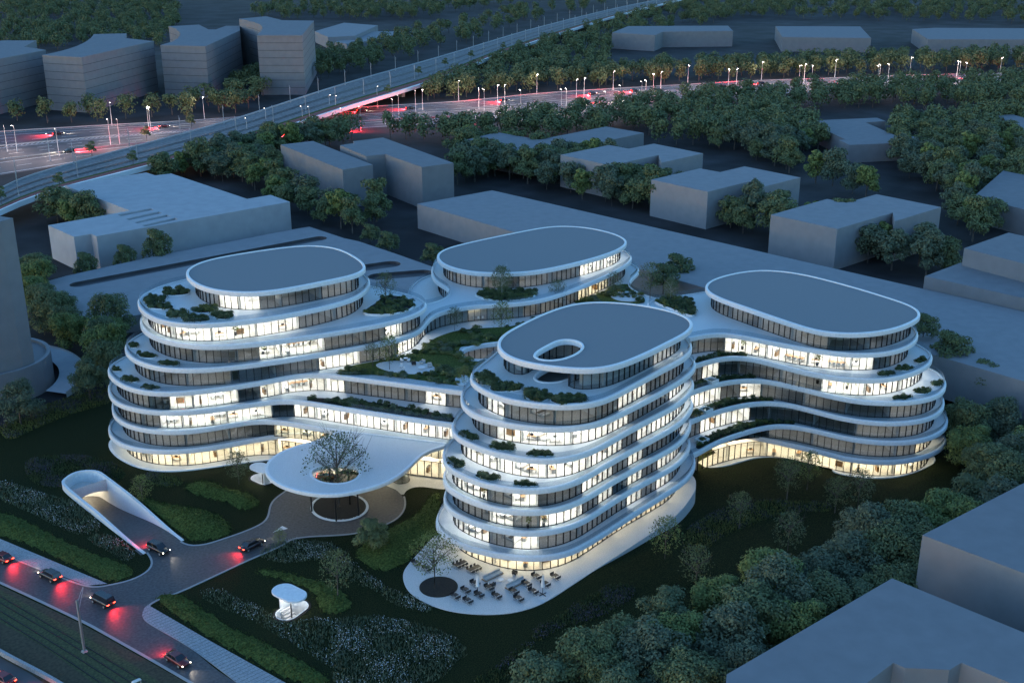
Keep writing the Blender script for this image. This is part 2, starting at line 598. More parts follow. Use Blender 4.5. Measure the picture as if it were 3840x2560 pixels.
def flush_panes():
    for r in (root_L, root_F, root_B, root_R, root_K):
        ps = sorted(panes.get(r.name, []), key=lambda t: -t[0])
        rest = MB()
        for k, (sc, loc, ang, w, h) in enumerate(ps):
            if k < 300 and sc > 0:
                o = link('pane', PANE_ME, r, loc, ang)
                o.scale = (w, 1, h)
            else:
                cs, sn = math.cos(ang), math.sin(ang)
                rest.box((loc[0] + cs * w / 2, loc[1] + sn * w / 2, loc[2] + h / 2), (w, .03, h), ang)
        if rest.v:
            stuff(rest.obj('pane', M['glass'], r))

def balustrade(root, outline, z, h=1.05, inx=.42):
    bx, by, _ = root.location
    mb = MB()
    a, b = inset(outline, inx), inset(outline, inx + .03)
    sh = lambda p: [(x - bx, y - by) for x, y in p]
    ribbon(mb, sh(a), z + .2, z + h + .1)
    ribbon(mb, sh(b), z + .2, z + h + .1, flip=True)
    ribbon(mb, sh(a), z + h + .1, z + h + .1, sh(b))
    return mb.obj('balustrade', M['clear'], root)

C = lambda pts: smooth(pts)
# ---- front wing outlines (deck level -> outline)
back = [(168.6, 140), (166.5, 148), (161, 154), (150, 156.5), (138, 154.5)]
F = {
 7: C([(131.5, 151.5), (125.9, 149.2), (122.5, 146.6), (121.0, 141.7), (121.4, 134.8), (126.2, 127), (131.0, 124.2), (134.4, 123.9), (137.7, 124.4), (144.1, 125.4), (152.9, 126.8), (158.5, 127.6), (163.6, 129.8), (166.4, 133)] + back),
 6: C([(126.1, 151.8), (122.1, 148.5), (119.5, 144.0), (119.2, 139.6), (120.9, 134.6), (124.7, 128.6), (130.2, 125.0), (135.2, 124.3), (141.3, 125.0), (147.7, 125.7), (159.3, 127.8), (165.3, 130.1), (168.4, 133.5), (169.5, 140)] + back[1:]),
 5: C([(125.2, 151.6), (118.5, 146.9), (116.8, 143.6), (117.0, 137.1), (118.4, 131.9), (121.4, 126.8), (125.1, 124.3), (130.1, 123.6), (133.0, 123.8), (141.6, 125.1), (150.3, 126.1), (157.3, 127.0), (165.2, 130.2), (168.3, 133.5), (169.5, 140)] + back[1:]),
 4: C([(122, 150.5), (115.6, 145.9), (113.5, 141.6), (113.7, 134.8), (115.4, 129.9), (118.1, 126.2), (121.9, 123.8), (127.5, 123.1), (133.5, 124.0), (141.7, 125.0), (150.4, 125.9), (157.3, 126.9), (165, 130), (168.2, 133.3), (169.5, 140)] + back[1:]),
 3: C([(122, 150.5), (115.2, 145.4), (113.6, 142.0), (113.9, 135.1), (115.6, 130.1), (118.3, 126.3), (122.3, 124.0), (127.8, 123.3), (134.0, 124.2), (142.2, 125.2), (150.9, 126.1), (157.7, 126.9), (165.5, 130.5), (168.2, 133.5), (169.5, 140)] + back[1:]),
 2: C([(122, 150.5), (115.2, 145.4), (113.7, 141.7), (114.2, 135.4), (115.9, 130.4), (118.6, 126.6), (122.5, 124.2), (128.1, 123.3), (134, 124.2), (142.9, 125.5), (151.2, 126.2), (157.9, 126.9), (165.3, 130.3), (168, 133.3), (169.5, 140)] + back[1:]),
 1: C([(121, 151), (114.1, 146.3), (112.2, 143.2), (111.9, 138.3), (113.0, 134.2), (115.1, 129.6), (117.9, 125.9), (121.6, 123.3), (127.1, 122.4), (146.5, 124.8), (153.3, 125.6), (160.5, 126.8), (167.0, 130.1), (169.8, 133.5), (170.5, 140)] + back[1:]),
}
F_roof = C([(130.6, 148.3), (128.5, 145.3), (127.4, 142.3), (127.7, 137.8), (129.4, 134.0), (132.0, 129.8), (134.7, 127.3), (138.8, 126.1), (147.0, 126.6), (156.4, 128.0), (160.6, 128.7), (164.4, 130.6), (166.6, 132.8), (167.6, 136.1), (167.4, 140.9), (165.5, 146.8), (162.1, 151.5), (158.7, 154.2), (153.6, 155.0), (147, 154.3), (140.5, 152.8), (134.5, 151.0)])
HOLE = smooth([(131.8, 139.3), (130.9, 137.8), (131.4, 136.2), (133.5, 134.9), (137.2, 135.0), (140.4, 136.4), (141.6, 137.8), (141.9, 139.6), (141.1, 141.0), (139.6, 141.5), (136.9, 141.0), (133.8, 140.2)], .6, 4)
for k in (1, 2, 3, 4, 5, 6):
    slab(root_F, F[k], Z[k])
slab(root_F, F[7], Z[7], [HOLE])
slab(root_F, F_roof, Z[8], [HOLE], roof=True, name='roof')
for k in range(1, 8):
    balustrade(root_F, F[k], Z[k])
rf = lambda x, y: root_F
glazing(rf, inset(F[2], 2.0), .15, Z[1] - SLAB, [(0, 4000, 'w')])
glazing(rf, inset(F[2], 1.7), Z[1], Z[2] - SLAB, [(1700, 1793), (1870, 2032), (2296, 2308), (2340, 2398), (2438, 2484)])
glazing(rf, inset(F[2], 1.7), Z[2], Z[3] - SLAB, [(1793, 1868), (1960, 2178), (2212, 2264), (2352, 2396), (2442, 2530)])
glazing(rf, inset(F[3], 1.7), Z[3], Z[4] - SLAB, [(1690, 1792), (1868, 2026), (2176, 2262), (2356, 2420), (2530, 2580)])
glazing(rf, inset(F[5], 1.7), Z[4], Z[5] - SLAB, [(1720, 2312), (2406, 2578)])
glazing(rf, inset(F[6], 2.1), Z[5], Z[6] - SLAB, [(1824, 1898), (1974, 2362), (2480, 2592)])
glazing(rf, inset(F[7], 1.5), Z[6], Z[7] - SLAB, [(1828, 1896), (2318, 2416)])
# top storey of the front wing, with the recess under the roof opening
F_top = smooth([(150, 152.2), (141, 150.6), (134.6, 149.2), (131.7, 147.5), (130.3, 145.1), (129.9, 142.9), (130.4, 141.5), (131.6, 141.3), (134, 142.3), (138.5, 143.8), (142.6, 142.8), (144, 139), (142.2, 134.9), (138.5, 133.6), (134.6, 133.5), (133.0, 132.6), (132.9, 131.2), (134.0, 129.7), (136.6, 128.2), (140.4, 127.9), (144.5, 128.2), (150.7, 129.1), (158.3, 130.4), (162.9, 132.4), (164.8, 136), (164.4, 142), (162, 148), (157, 152)], .7, 5)
glazing(rf, F_top, Z[7], Z[8] - SLAB, [(2458, 2548)], litonly=True, depth=1.7)

# ---- left wing, link and raised garden
L2 = [(88.9, 221.9), (87.9, 217.2), (88.5, 211.8), (91.5, 206.2), (96.1, 202.2), (102.1, 199.9), (107.5, 198.3), (111.3, 195.2), (114.7, 188.8), (118.2, 182), (131.0, 161.7), (136, 154), (140, 149)]
LK = {
 1: C([(90.9, 227.0), (88.0, 223.1), (86.6, 218.1), (87.0, 212.9), (89.4, 208.0), (93.4, 203.8), (99.9, 200.4), (106.1, 198.6), (110.9, 197), (113.6, 196.2), (116.5, 194), (119, 190), (123, 183), (132, 168.5), (140, 156), (150, 150), (172, 150), (172, 200), (150, 218), (140, 231), (118, 234), (100, 232)]),
 2: C(L2 + [(156, 149), (175, 152), (175, 200), (152, 216), (142, 230), (122, 234), (102, 233), (93, 229)]),
 3: C([(88.6, 221.7), (87.6, 216.7), (88.4, 212.0), (91.6, 206.2), (96.5, 202.0), (104.3, 198.3), (111.6, 195.6), (114.8, 193.1), (117.3, 188.8), (120.2, 183.0), (130.3, 164), (137, 154), (141, 149), (156, 149), (175, 152), (175, 200), (152, 216), (142, 230), (122, 234), (102, 233), (92, 228)]),
}
R4 = [(178, 144), (184.6, 143.8), (189.4, 143.0), (193.1, 141.1), (194.6, 137.5), (195.5, 130.8), (196.6, 124.4), (198.9, 118.8), (202.4, 114.6), (206.6, 112.2), (212.9, 110.9), (218.7, 111.1), (223.2, 112.6), (226.0, 114.8), (227.9, 118.2), (230, 126), (232, 140), (232, 152), (229, 161), (221, 167), (213, 172), (210.3, 178), (210.4, 184.5), (211.5, 188.5), (214.3, 191.8), (218.6, 194.4), (223.5, 196.6), (226.6, 199.6), (228.2, 205), (228, 214), (225, 223), (217, 229), (195, 232), (178, 231)]
GARDEN = C([(96.9, 229.3), (92.1, 227.1), (89.8, 224.2), (88.6, 219.1), (88.6, 213.2), (90.6, 207.4), (94.6, 203.4), (102.2, 199.6), (110.2, 196.9), (117.5, 195.4), (121.3, 192.6), (124.4, 187.6), (136.7, 166.1), (143, 156), (147, 150), (156, 147), (168, 144.5)] + R4 + [(168, 224), (162, 218), (154, 218), (148, 226), (140, 231), (120, 234), (105, 232.5)])
PIT = smooth([(152.4, 183.6), (150.3, 181.6), (149.7, 178.7), (152.0, 175.9), (157, 174.2), (166, 172), (168, 177), (160.2, 182.0), (155.6, 183.6)], .7, 6)
L5 = C([(101.0, 229.5), (97.5, 227.7), (94.1, 224.2), (92.4, 218.9), (92.3, 213.4), (94.1, 207.5), (97.9, 203), (103.5, 199.4), (113.5, 195.4), (126.3, 191.8), (135.8, 189.4), (143.4, 189.4), (148.2, 191.7), (152.2, 195.1), (157.0, 196.9), (165.1, 195.4), (172.2, 190.9), (180.8, 188.0), (197.3, 189.5), (211, 192.6), (219.0, 195.6), (223.6, 200), (225.8, 206), (226, 214), (222, 224), (212, 229), (195, 231.5), (185.2, 231.4), (180.0, 228.4), (174.8, 223.1), (171.7, 218.4), (170.0, 214.3), (169.5, 210.6), (168.3, 207.8), (166.1, 205.4), (162.6, 203.8), (158.0, 203.6), (154, 206.5), (150.5, 214), (147, 224), (140, 231), (120, 234), (108, 232.5)])
L6 = C([(98.3, 224.6), (96.5, 218.7), (96.8, 211.9), (99.4, 205.2), (103.8, 200.5), (111.2, 196.6), (119.6, 193.6), (127, 191.6), (134, 189.9), (140.7, 189.3), (146.9, 190.5), (150.6, 193.4), (152.1, 198.1), (151.3, 204.5), (149, 213), (146.6, 223), (140, 230), (122, 234), (108, 232.5), (101.5, 229.5)])
L7 = C([(111.4, 233.4), (105.5, 232), (101.0, 229), (98.8, 226), (97.0, 220.4), (96.5, 213.6), (98.2, 207.8), (102.4, 203.3), (109.8, 199.6), (118.7, 197.4), (129.8, 196.6), (137, 198.6), (143.4, 204.4), (146, 212), (146.3, 221), (142, 229.5), (131, 233.6)])
L_roof = C([(110.0, 225.4), (107.9, 219.1), (107.8, 212.6), (109.4, 207.8), (112.5, 204), (116.6, 201.6), (122.7, 200.4), (130.8, 199.6), (134.6, 199.3), (138.0, 199.8), (140.4, 201.6), (142.3, 204.7), (144.1, 210.8), (145.1, 218.3), (143.6, 223.6), (140.6, 226.6), (135.0, 228.8), (124.8, 230.7), (117.6, 230.8), (112.8, 228.6)])
slab(root_L, LK[1], Z[1])
slab(root_K, LK[2], Z[2])
slab(root_K, LK[3], Z[3])
slab(root_K, GARDEN, Z[4], [PIT], name='garden_deck')
slab(root_B, L5, Z[5])
slab(root_L, L6, Z[6])
slab(root_L, L7, Z[7])
slab(root_L, L_roof, Z[8], roof=True, name='roof')
for r, o, k in ((root_L, LK[1], 1), (root_K, LK[3], 3), (root_K, GARDEN, 4), (root_B, L5, 5), (root_L, L6, 6), (root_L, L7, 7), (root_K, LK[2], 2)):
    balustrade(r, o, Z[k])
rl = lambda x, y: root_K if (x > 113 and y < 197) else root_L
rb = lambda x, y: root_L if x < 153 else root_B
cut = lambda o, x1, y0=0: o
# street-facing run of the lower storeys only (the rest is inside the block)
def run(outline, test):
    "the longest stretch of an outline whose points pass a test, as an open line"
    n = len(outline)
    ok = [test(*q) for q in outline]
    best, cur, st = (0, 0), 0, 0
    for i in range(2 * n):
        if ok[i % n]:
            if cur == 0: st = i
            cur += 1
            if cur > best[0] and cur <= n: best = (cur, st)
        else:
            cur = 0
    return [outline[(best[1] + k) % n] for k in range(best[0])]
street = lambda x, y: (y < 228 and x < 118) or (x < 140 and y < 201 and y > 150)
g0 = run(inset(LK[2], 1.8), street)
glazing(rl, g0, .2, Z[1] - SLAB, [(0, 1010, 'w'), (1010, 1800, 'w')], closed=False)
glazing(rl, g0, Z[1], Z[2] - SLAB, [(1012, 1800, 'w')], closed=False)
glazing(rl, run(inset(LK[3], 1.6), street), Z[2], Z[3] - SLAB, [(570, 1020), (1110, 1720)], closed=False)
glazing(rl, run(inset(GARDEN, 1.5), lambda x, y: (y < 230 and x < 119) or (x < 150 and y < 201 and y > 150)), Z[3], Z[4] - SLAB, [(655, 912), (962, 1290), (1578, 1662)], closed=False)
glazing(rb, inset(L5, 1.7), Z[4], Z[5] - SLAB, [(1165, 1330), (1498, 1590), (1718, 1850, 'w'), (2140, 2270, 'w')], depth=lambda q: .8 if (150 < q[0] < 176 and 190 < q[1] < 222) else 6.2)
glazing(lambda x, y: root_L, inset(L6, 1.6), Z[5], Z[6] - SLAB, [(948, 1052), (1060, 1208), (1408, 1516)])
glazing(lambda x, y: root_L, inset(L7, 1.8), Z[6], Z[7] - SLAB, [(545, 1104)])
glazing(lambda x, y: root_L, inset(L_roof, 1.7), Z[7], Z[8] - SLAB, [(806, 990)])
# sunk terrace in the garden
glazing(lambda x, y: root_K, list(reversed(inset(PIT, -.8))), Z[3], Z[4] - SLAB, [])
# ---- back wing
B_roof = C([(176.0, 222.3), (173.1, 217.7), (171.8, 213.0), (172.5, 206.7), (175.6, 201.7), (180.7, 197.4), (186.9, 195.0), (196.6, 193.9), (206.0, 193.9), (213.7, 195.1), (219.3, 197.5), (222.7, 201.3), (224.3, 207.6), (223.7, 214.8), (221.4, 219.6), (218.2, 222.6), (212.7, 224.4), (195.7, 225.8), (184.6, 225.9), (179.5, 224.8)])
slab(root_B, B_roof, Z[6], roof=True, name='roof')
glazing(lambda x, y: root_B, inset(B_roof, 1.6), Z[5], Z[6] - SLAB, [(2172, 2335)])
# ---- right wing
R5 = C([(184.8, 147.9), (188.6, 147.7), (192.0, 146.2), (194.1, 142.8), (195.3, 138.5), (196.9, 132.2), (198.9, 126.4), (201.5, 121.1), (205.3, 117.0), (210.0, 114.8), (216.8, 114.4), (222.6, 116.2), (225.6, 118.4), (227.8, 121), (229.8, 126), (231.5, 140), (232, 152), (229, 160), (222, 164.5), (213, 166.5), (206.7, 168.4), (200.5, 171.1), (196.7, 170.6), (193, 167), (187, 158), (182.5, 151)])
R3 = C([(227.5, 117), (227.0, 113.4), (224.4, 110.2), (221.5, 108.0), (216.6, 106.2), (211.7, 106.4), (206.6, 108.6), (202.3, 112.4), (199.2, 117.0), (197.5, 124.0), (196.3, 130.7), (194.7, 135.3), (191.6, 138.4), (186.5, 140.5), (178.9, 141.3), (168, 141.5), (165, 145), (172, 152), (186, 162), (200, 168), (215, 168), (228, 161), (232, 152), (232, 140), (229.5, 126)])
R2 = C([(227.3, 116.5), (225.9, 111.4), (221.0, 107.6), (216.2, 105.9), (210.8, 106.0), (205.2, 108.6), (201.1, 112.8), (198.6, 117.8), (197.4, 123.6), (196.6, 128.9), (194.4, 132.7), (190.3, 135.4), (182.7, 137.3), (174.6, 137.8), (166, 138), (163, 145), (172, 152), (186, 162), (200, 168), (215, 168), (228, 161), (232, 152), (232, 140), (229.3, 126)])
R1 = C([(228.6, 117), (226.8, 110.6), (222.4, 107.0), (217.6, 105.2), (211.7, 105.2), (206.3, 107.2), (202.0, 111.2), (199.1, 116.0), (197.6, 121.6), (196.4, 126.3), (194.4, 129.4), (190.0, 131.6), (180.2, 133.2), (173.1, 133.1), (169.2, 132.4), (165, 135), (163, 145), (172, 152), (186, 162), (200, 168), (215, 168), (228, 161), (232, 152), (232, 140), (230, 126)])
qa = lambda l: [(3060 + x * .2551, 1440 + y * .2551) for x, y in l]
qb = lambda l: [(2590 + x * .2551, 1500 + y * .2551) for x, y in l]
rear = [(232, 140), (232, 152), (228, 161), (215, 168), (200, 168), (190, 160), (186, 150)]
R0 = C(ats(qb([(970, 545), (1150, 580), (1400, 640), (1600, 680), (1900, 755), (2352, 870)]) + qa([(300, 1060), (600, 1115), (900, 1142), (1200, 1138), (1500, 1090), (1700, 1030), (1880, 930), (1925, 830), (1915, 770)]), Z[0]) + [(229.5, 124)] + rear + [(190, 141)])
RP = C(ats(qb([(130, 1000), (500, 975), (700, 910), (850, 860), (1000, 832), (1150, 825), (1400, 850), (1600, 880), (1900, 945), (2200, 1010)]) + qa([(130, 1250), (250, 1295), (500, 1350), (800, 1385), (1000, 1380), (1250, 1350), (1500, 1280), (1700, 1180), (1780, 1080)]), Z[-1]) + [(229.5, 124)] + rear + [(178, 146)])
slab(root_R, RP, Z[-1], name='plinth', thick=1.0, lip=False)
slab(root_R, R0, Z[0]); slab(root_R, R1, Z[1]); slab(root_R, R2, Z[2]); slab(root_R, R3, Z[3])
slab(root_R, R5, Z[5])
R_roof = C([(205.2, 160.8), (202.6, 157.9), (200.9, 153.1), (200.2, 146.6), (199.1, 135.9), (198.6, 127.3), (199.6, 123.8), (202.5, 120.3), (206.4, 117.7), (211.7, 116.0), (216.8, 115.7), (221.4, 116.0), (224.6, 117.3), (227.1, 119.5), (228.6, 122.8), (229.2, 126.3), (230.4, 136.5), (230.7, 147.5), (229.7, 154.0), (227.1, 158.8), (222.8, 161.8), (216.3, 163.2), (210.0, 163.0)])
slab(root_R, R_roof, Z[6], roof=True, name='roof')
for o, k in ((R0, 0), (R1, 1), (R2, 2), (R3, 3), (R5, 5)):
    balustrade(root_R, o, Z[k])
rr = lambda x, y: root_R
def inset_r(o):
    nn = normals(o)
    q = [(a[0] + b[0] * (.9 + .8 * (1 - sstep(118, 130, a[1]))), a[1] + b[1] * (.9 + .8 * (1 - sstep(118, 130, a[1])))) for a, b in zip(o, nn)]
    return relax(q, 4)
rtest = lambda x, y: y < 139 + (x - 170) * .1 and x > 168 or (x > 226 and y < 150)
gR = run(inset_r(R2), lambda x, y: (y < 141 and x > 169))
glazing(rr, gR, Z[-1], Z[0] - SLAB, [(2600, 2915, 'w'), (2960, 3700, 'w')], closed=False)
glazing(rr, gR, Z[0], Z[1] - SLAB, [(2600, 2700, 'w'), (3415, 3520, 'w')], closed=False)
glazing(rr, gR, Z[1], Z[2] - SLAB, [(2622, 2786)], closed=False)
glazing(rr, run(inset_r(R3), lambda x, y: (y < 144 and x > 169)), Z[2], Z[3] - SLAB, [(2600, 2682), (2730, 2806)], closed=False)
glazing(rr, run(inset_r([q for q in GARDEN]), lambda x, y: (y < 147 and x > 176)), Z[3], Z[4] - SLAB, [(2600, 2688), (3050, 3490)], closed=False)
glazing(rr, inset_r(R5), Z[4], Z[5] - SLAB, [(2700, 3290)])
glazing(rr, inset(R_roof, 1.6), Z[5], Z[6] - SLAB, [])
flush_panes()

# front plaza level of the left wing and forecourt podium
L0 = C([(90.0, 227.5), (88.1, 224), (87.2, 219.9), (87.3, 215.2), (88.4, 209.7), (91.2, 205.2), (95.5, 202.2), (101.5, 199.6), (107.5, 197), (112, 194.5), (116, 190), (122, 200), (118, 226), (102, 232)])
slab(root_L, L0, .2, name='plinth', thick=.6, lip=False)

# ---- entrance canopy: a white disc with a round hole, reaching out from the link roof
CANOPY = smooth([(131, 163.5), (129.0, 162.7), (127.2, 163.0), (125.2, 162.7), (123.4, 162.2), (120.9, 160.8), (115.6, 158.4), (111.0, 157.7), (107.3, 158.2), (104.1, 159.2), (102.0, 160.5), (100.2, 162.3), (98.4, 165.4), (97.2, 169.6), (97.2, 173.6), (98.1, 176.7), (99.8, 179.2), (102.4, 181.0), (105.6, 182.1), (109.2, 182.1), (112.8, 181.6), (116.5, 182.0), (120.5, 182.5), (126, 175)], .8, 4)
CHOLE = smooth([(104.2, 170.3), (103.4, 168.1), (103.7, 165.6), (105.1, 163.6), (107.0, 162.6), (109.0, 162.9), (110.8, 164.3), (111.5, 166.2), (110.9, 168.3), (109.5, 170.0), (107.5, 171.1), (105.4, 171.2)], .5, 4)
can = thing('entrance_canopy', 'broad white entrance canopy with a round hole that a tree grows through', 'canopy', (107, 170, 0))
cz = Z[2] - .06
slab(can, CANOPY, cz, [CHOLE], name='canopy_roof', thick=.7, lip=False)
pl = MB(); pl.cyl((0, 0, 0), .16, cz - .75, 10); pl_me = pl.me('steel_post', [M['dark_metal']], True)
for q in ((105.6, 165.0), (109.8, 163.8), (111.2, 168.6), (104.3, 171.2), (117, 172), (113, 178)):
    link('post', pl_me, can, (q[0] - 107, q[1] - 170, .1))
# revolving door
rd = thing('revolving_door', 'round dark framed revolving door under the entrance canopy', 'door', (124.6, 170.2, .1))
mb = MB(); mb.cyl((0, 0, 2.9), 1.75, .9, 24); mb.obj('drum_head', M['dark_metal'], rd)
mb = MB(); mb.cyl((0, 0, 0), 1.75, .08, 24); mb.obj('floor_ring', M['dark_metal'], rd)
for k in range(4):
    mb = MB(); mb.box((.8, 0, 1.45), (1.6, .05, 2.8)); o = mb.obj('door_leaf', M['clear'], rd); o.rotation_euler[2] = k * math.pi / 2 + .4
for k in range(6):
    mb = MB(); a = k * math.pi / 3; mb.box((1.72 * math.cos(a), 1.72 * math.sin(a), 1.45), (.1, .1, 2.9), a); mb.obj('post', M['dark_metal'], rd)
# ================================================================== GROUND, ROADS, PATHS
KEEP_OUT = []            # outlines where no tree may stand

def z1(x, y): return (x * .5484, y * .5484)
def z2(x, y): return (1280 + x * .5484, y * .5484)
def z3(x, y): return (2560 + x * .5484, y * .5484)
def z5(x, y): return (1280 + x * .5484, 860 + y * .5484)
def z6(x, y): return (2560 + x * .5484, 860 + y * .5484)
def zl(x, y): return (x * .5484, 1700 + y * .5484)
def zc(x, y): return (1280 + x * .5484, 1700 + y * .5484)
def zr(x, y): return (2560 + x * .5484, 1700 + y * .5484)
def zk(x, y): return (920 + x * .3401, 1600 + y * .3401)

# open ground reaching the horizon; it dips under the campus lawns, which are meshes of their own
xs = [-1500, -600, -200, -60, 0, 20, 34] + list(range(40, 300, 10)) + [320, 400, 600, 1000, 1600, 2600]
ys = [-1500, -600, -200, -60, 0, 20, 30] + list(range(40, 300, 10)) + [320, 400, 600, 1000, 1600, 2600]
mb = MB()
def gz(x, y):
    return -7.5 if (30 < x < 255 and 36 < y < 250) else 0.0
for x in xs:
    for y in ys:
        mb.v.append((x, y, gz(x, y)))
ny = len(ys)
for i in range(len(xs) - 1):
    for j in range(ny - 1):
        mb.f.append((i * ny + j, (i + 1) * ny + j, (i + 1) * ny + j + 1, i * ny + j + 1)); mb.m.append(0)
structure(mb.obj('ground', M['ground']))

# ramp down to the underground car park
RAMP = smooth(ats([(548, 2073), (400, 1960), (252, 1840), (258, 1812), (280, 1796), (307, 1788), (356, 1787), (384, 1801), (520, 1905), (680, 2029)]), .8, 1, closed=False)
RAMP_IN = RAMP
kiosk_c = at(1095, 2288)
kiosk2_c = at(985, 1797)
def oval(c, a, b, ang, n=28):
    cs, sn = math.cos(ang), math.sin(ang)
    return [(c[0] + a * math.cos(t) * cs - b * math.sin(t) * sn, c[1] + a * math.cos(t) * sn + b * math.sin(t) * cs) for t in [2 * math.pi * k / n for k in range(n)]]
def stadium(c, L, r, ang, n=10):
    pts = []
    for s, a0 in ((1, -math.pi / 2), (-1, math.pi / 2)):
        for k in range(n + 1):
            t = a0 + math.pi * k / n
            pts.append((s * L / 2 + r * math.cos(t), r * math.sin(t)))
    cs, sn = math.cos(ang), math.sin(ang)
    return [(c[0] + x * cs - y * sn, c[1] + x * sn + y * cs) for x, y in pts]
WELL = stadium(kiosk_c, 2.4, 1.9, math.radians(18))
WELL2 = stadium(kiosk2_c, 2.0, 1.7, math.radians(100))
def ccw(p):
    return p if area(p) > 0 else list(reversed(p))
# flat western lawn with openings for the ramp and the two stair wells
west = [(31, 37), (122, 37), (122, 249), (31, 249)]
mb = MB()
cw = lambda p: list(reversed(ccw(p)))
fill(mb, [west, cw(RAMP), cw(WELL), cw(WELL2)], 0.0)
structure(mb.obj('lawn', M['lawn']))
mb = MB()
gx = [122 + 2.0 * k for k in range(67)]
gy = [37 + 2.0 * k for k in range(107)]
for x in gx:
    for y in gy:
        mb.v.append((x, y, ground_z(x, y) + (.12 * math.sin(x * .31) * math.sin(y * .27) if y < 158 and x > 126 else 0)))
n_ = len(gy)
for i in range(len(gx) - 1):
    for j in range(n_ - 1):
        mb.f.append((i * n_ + j, (i + 1) * n_ + j, (i + 1) * n_ + j + 1, i * n_ + j + 1)); mb.m.append(0)
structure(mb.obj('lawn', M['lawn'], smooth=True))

# ramp: sloping paved floor, white curved wall, tunnel mouth
rp = thing('ramp_wall', 'white U shaped wall around the car park ramp with a lit tunnel mouth', 'wall', (*at(400, 1920), 0))
RX, RY, _ = rp.location
W_in = RAMP
nn = normals(RAMP, False)
cx_, cy_ = sum(p[0] for p in RAMP) / len(RAMP), sum(p[1] for p in RAMP) / len(RAMP)
sg = 1 if (nn[len(RAMP) // 2][0] * (RAMP[len(RAMP) // 2][0] - cx_) + nn[len(RAMP) // 2][1] * (RAMP[len(RAMP) // 2][1] - cy_)) > 0 else -1
W_out = [(p[0] + sg * q[0] * .55, p[1] + sg * q[1] * .55) for p, q in zip(RAMP, nn)]
mb = MB()
y0r = RAMP[0][1]
def wall_top(p):
    t = sstep(0, 22, p[1] - 178)
    return .12 + 1.15 * t
def floor_z(y):
    return -.0 - 4.4 * sstep(179, 212, y)
for i in range(len(RAMP) - 1):
    a, b, c, d = W_in[i], W_in[i + 1], W_out[i], W_out[i + 1]
    za, zb = wall_top(a), wall_top(b)
    L3 = lambda p, z: (p[0] - RX, p[1] - RY, z)
    mb.quad(L3(a, -5.2), L3(b, -5.2), L3(b, zb), L3(a, za))
    mb.quad(L3(d, -1), L3(c, -1), L3(c, za), L3(d, zb))
    mb.quad(L3(a, za), L3(b, zb), L3(d, zb), L3(c, za))
    if i in (0, len(RAMP) - 2):
        e, f, z = (a, c, za) if i == 0 else (b, d, zb)
        mb.quad(L3(e, -1), L3(f, -1), L3(f, z), L3(e, z))
mb.obj('wall', M['panel'], rp)
# tunnel mouth: head wall with an arched opening, lit lining behind
xl, xr, yp = 73.9, 80.9, 208.2
mb = MB()
arch = [(xl + .05, -5.2)] + [(xl + .35 + (xr - xl - .7) * k / 12, -1.55 + .55 * math.sin(math.pi * k / 12)) for k in range(13)] + [(xr - .05, -5.2)]
for (xa, za), (xb, zb) in zip(arch[:-1], arch[1:]):
    mb.quad((xa - RX, yp - RY, za), (xb - RX, yp - RY, zb), (xb - RX, yp - RY, 1.0), (xa - RX, yp - RY, 1.0))
    mb.quad((xa - RX, yp - RY, za), (xa - RX, yp + 14 - RY, za), (xb - RX, yp + 14 - RY, zb), (xb - RX, yp - RY, zb))
mb.quad((xl - RX, yp + 14 - RY, -5.2), (xr - RX, yp + 14 - RY, -5.2), (xr - RX, yp + 14 - RY, 0), (xl - RX, yp + 14 - RY, 0))
mb.obj('tunnel_mouth', M['stone'], rp)
mb = MB(); mb.box((77.4 - RX, yp + 5 - RY, -1.6), (2.2, 3, .05)); mb.obj('tunnel_lamp', M['lamp_warm'], rp)
mb = MB()
rows = [178.0 + 1.5 * k for k in range(32)]
for ya, yb in zip(rows[:-1], rows[1:]):
    mb.quad((73.2, ya, floor_z(ya) + .03), (81.6, ya, floor_z(ya) + .03), (81.6, yb, floor_z(yb) + .03), (73.2, yb, floor_z(yb) + .03))
structure(mb.obj('ramp_road', M['pavers']))

# setts: drive, turning circle
DRIVE = smooth(ats([zk(440, 705), zk(340, 770), zk(280, 840), zk(258, 900), zk(250, 960), zk(200, 1050), zk(100, 1110), zk(0, 1145), zl(1500, 590), zl(1400, 620), zl(1300, 628), zl(1240, 600)]) +
               [(80.6, 179.5), (74.3, 179.5)] + ats([zl(1000, 680), zl(1035, 740), zl(1010, 800), zl(900, 860), zl(740, 897), zl(600, 905), zl(270, 785), zl(0, 672), (-500, 1870), (-500, 2000), zl(0, 890), zl(530, 1140), zl(700, 1230), zl(1290, 1568), (1300, 2900), (1500, 2900), (888, 2560), zl(1300, 1330), zl(1010, 1160), zl(970, 1110), zl(985, 1060), zl(1060, 1003), zl(1200, 955), zl(1400, 865), zl(1700, 725), zl(1950, 617), zk(450, 1250), zk(650, 1210), zk(1000, 1190), zk(1240, 1165), zk(1590, 1055), zk(1720, 950), zk(1755, 850), zk(1740, 770), zk(1660, 690), zk(1550, 650), zk(1400, 560), zk(1100, 520), zk(700, 570)]), .9, 2)
structure(sheet('road', DRIVE, .035, M['pavers']))
KEEP_OUT.append(DRIVE)
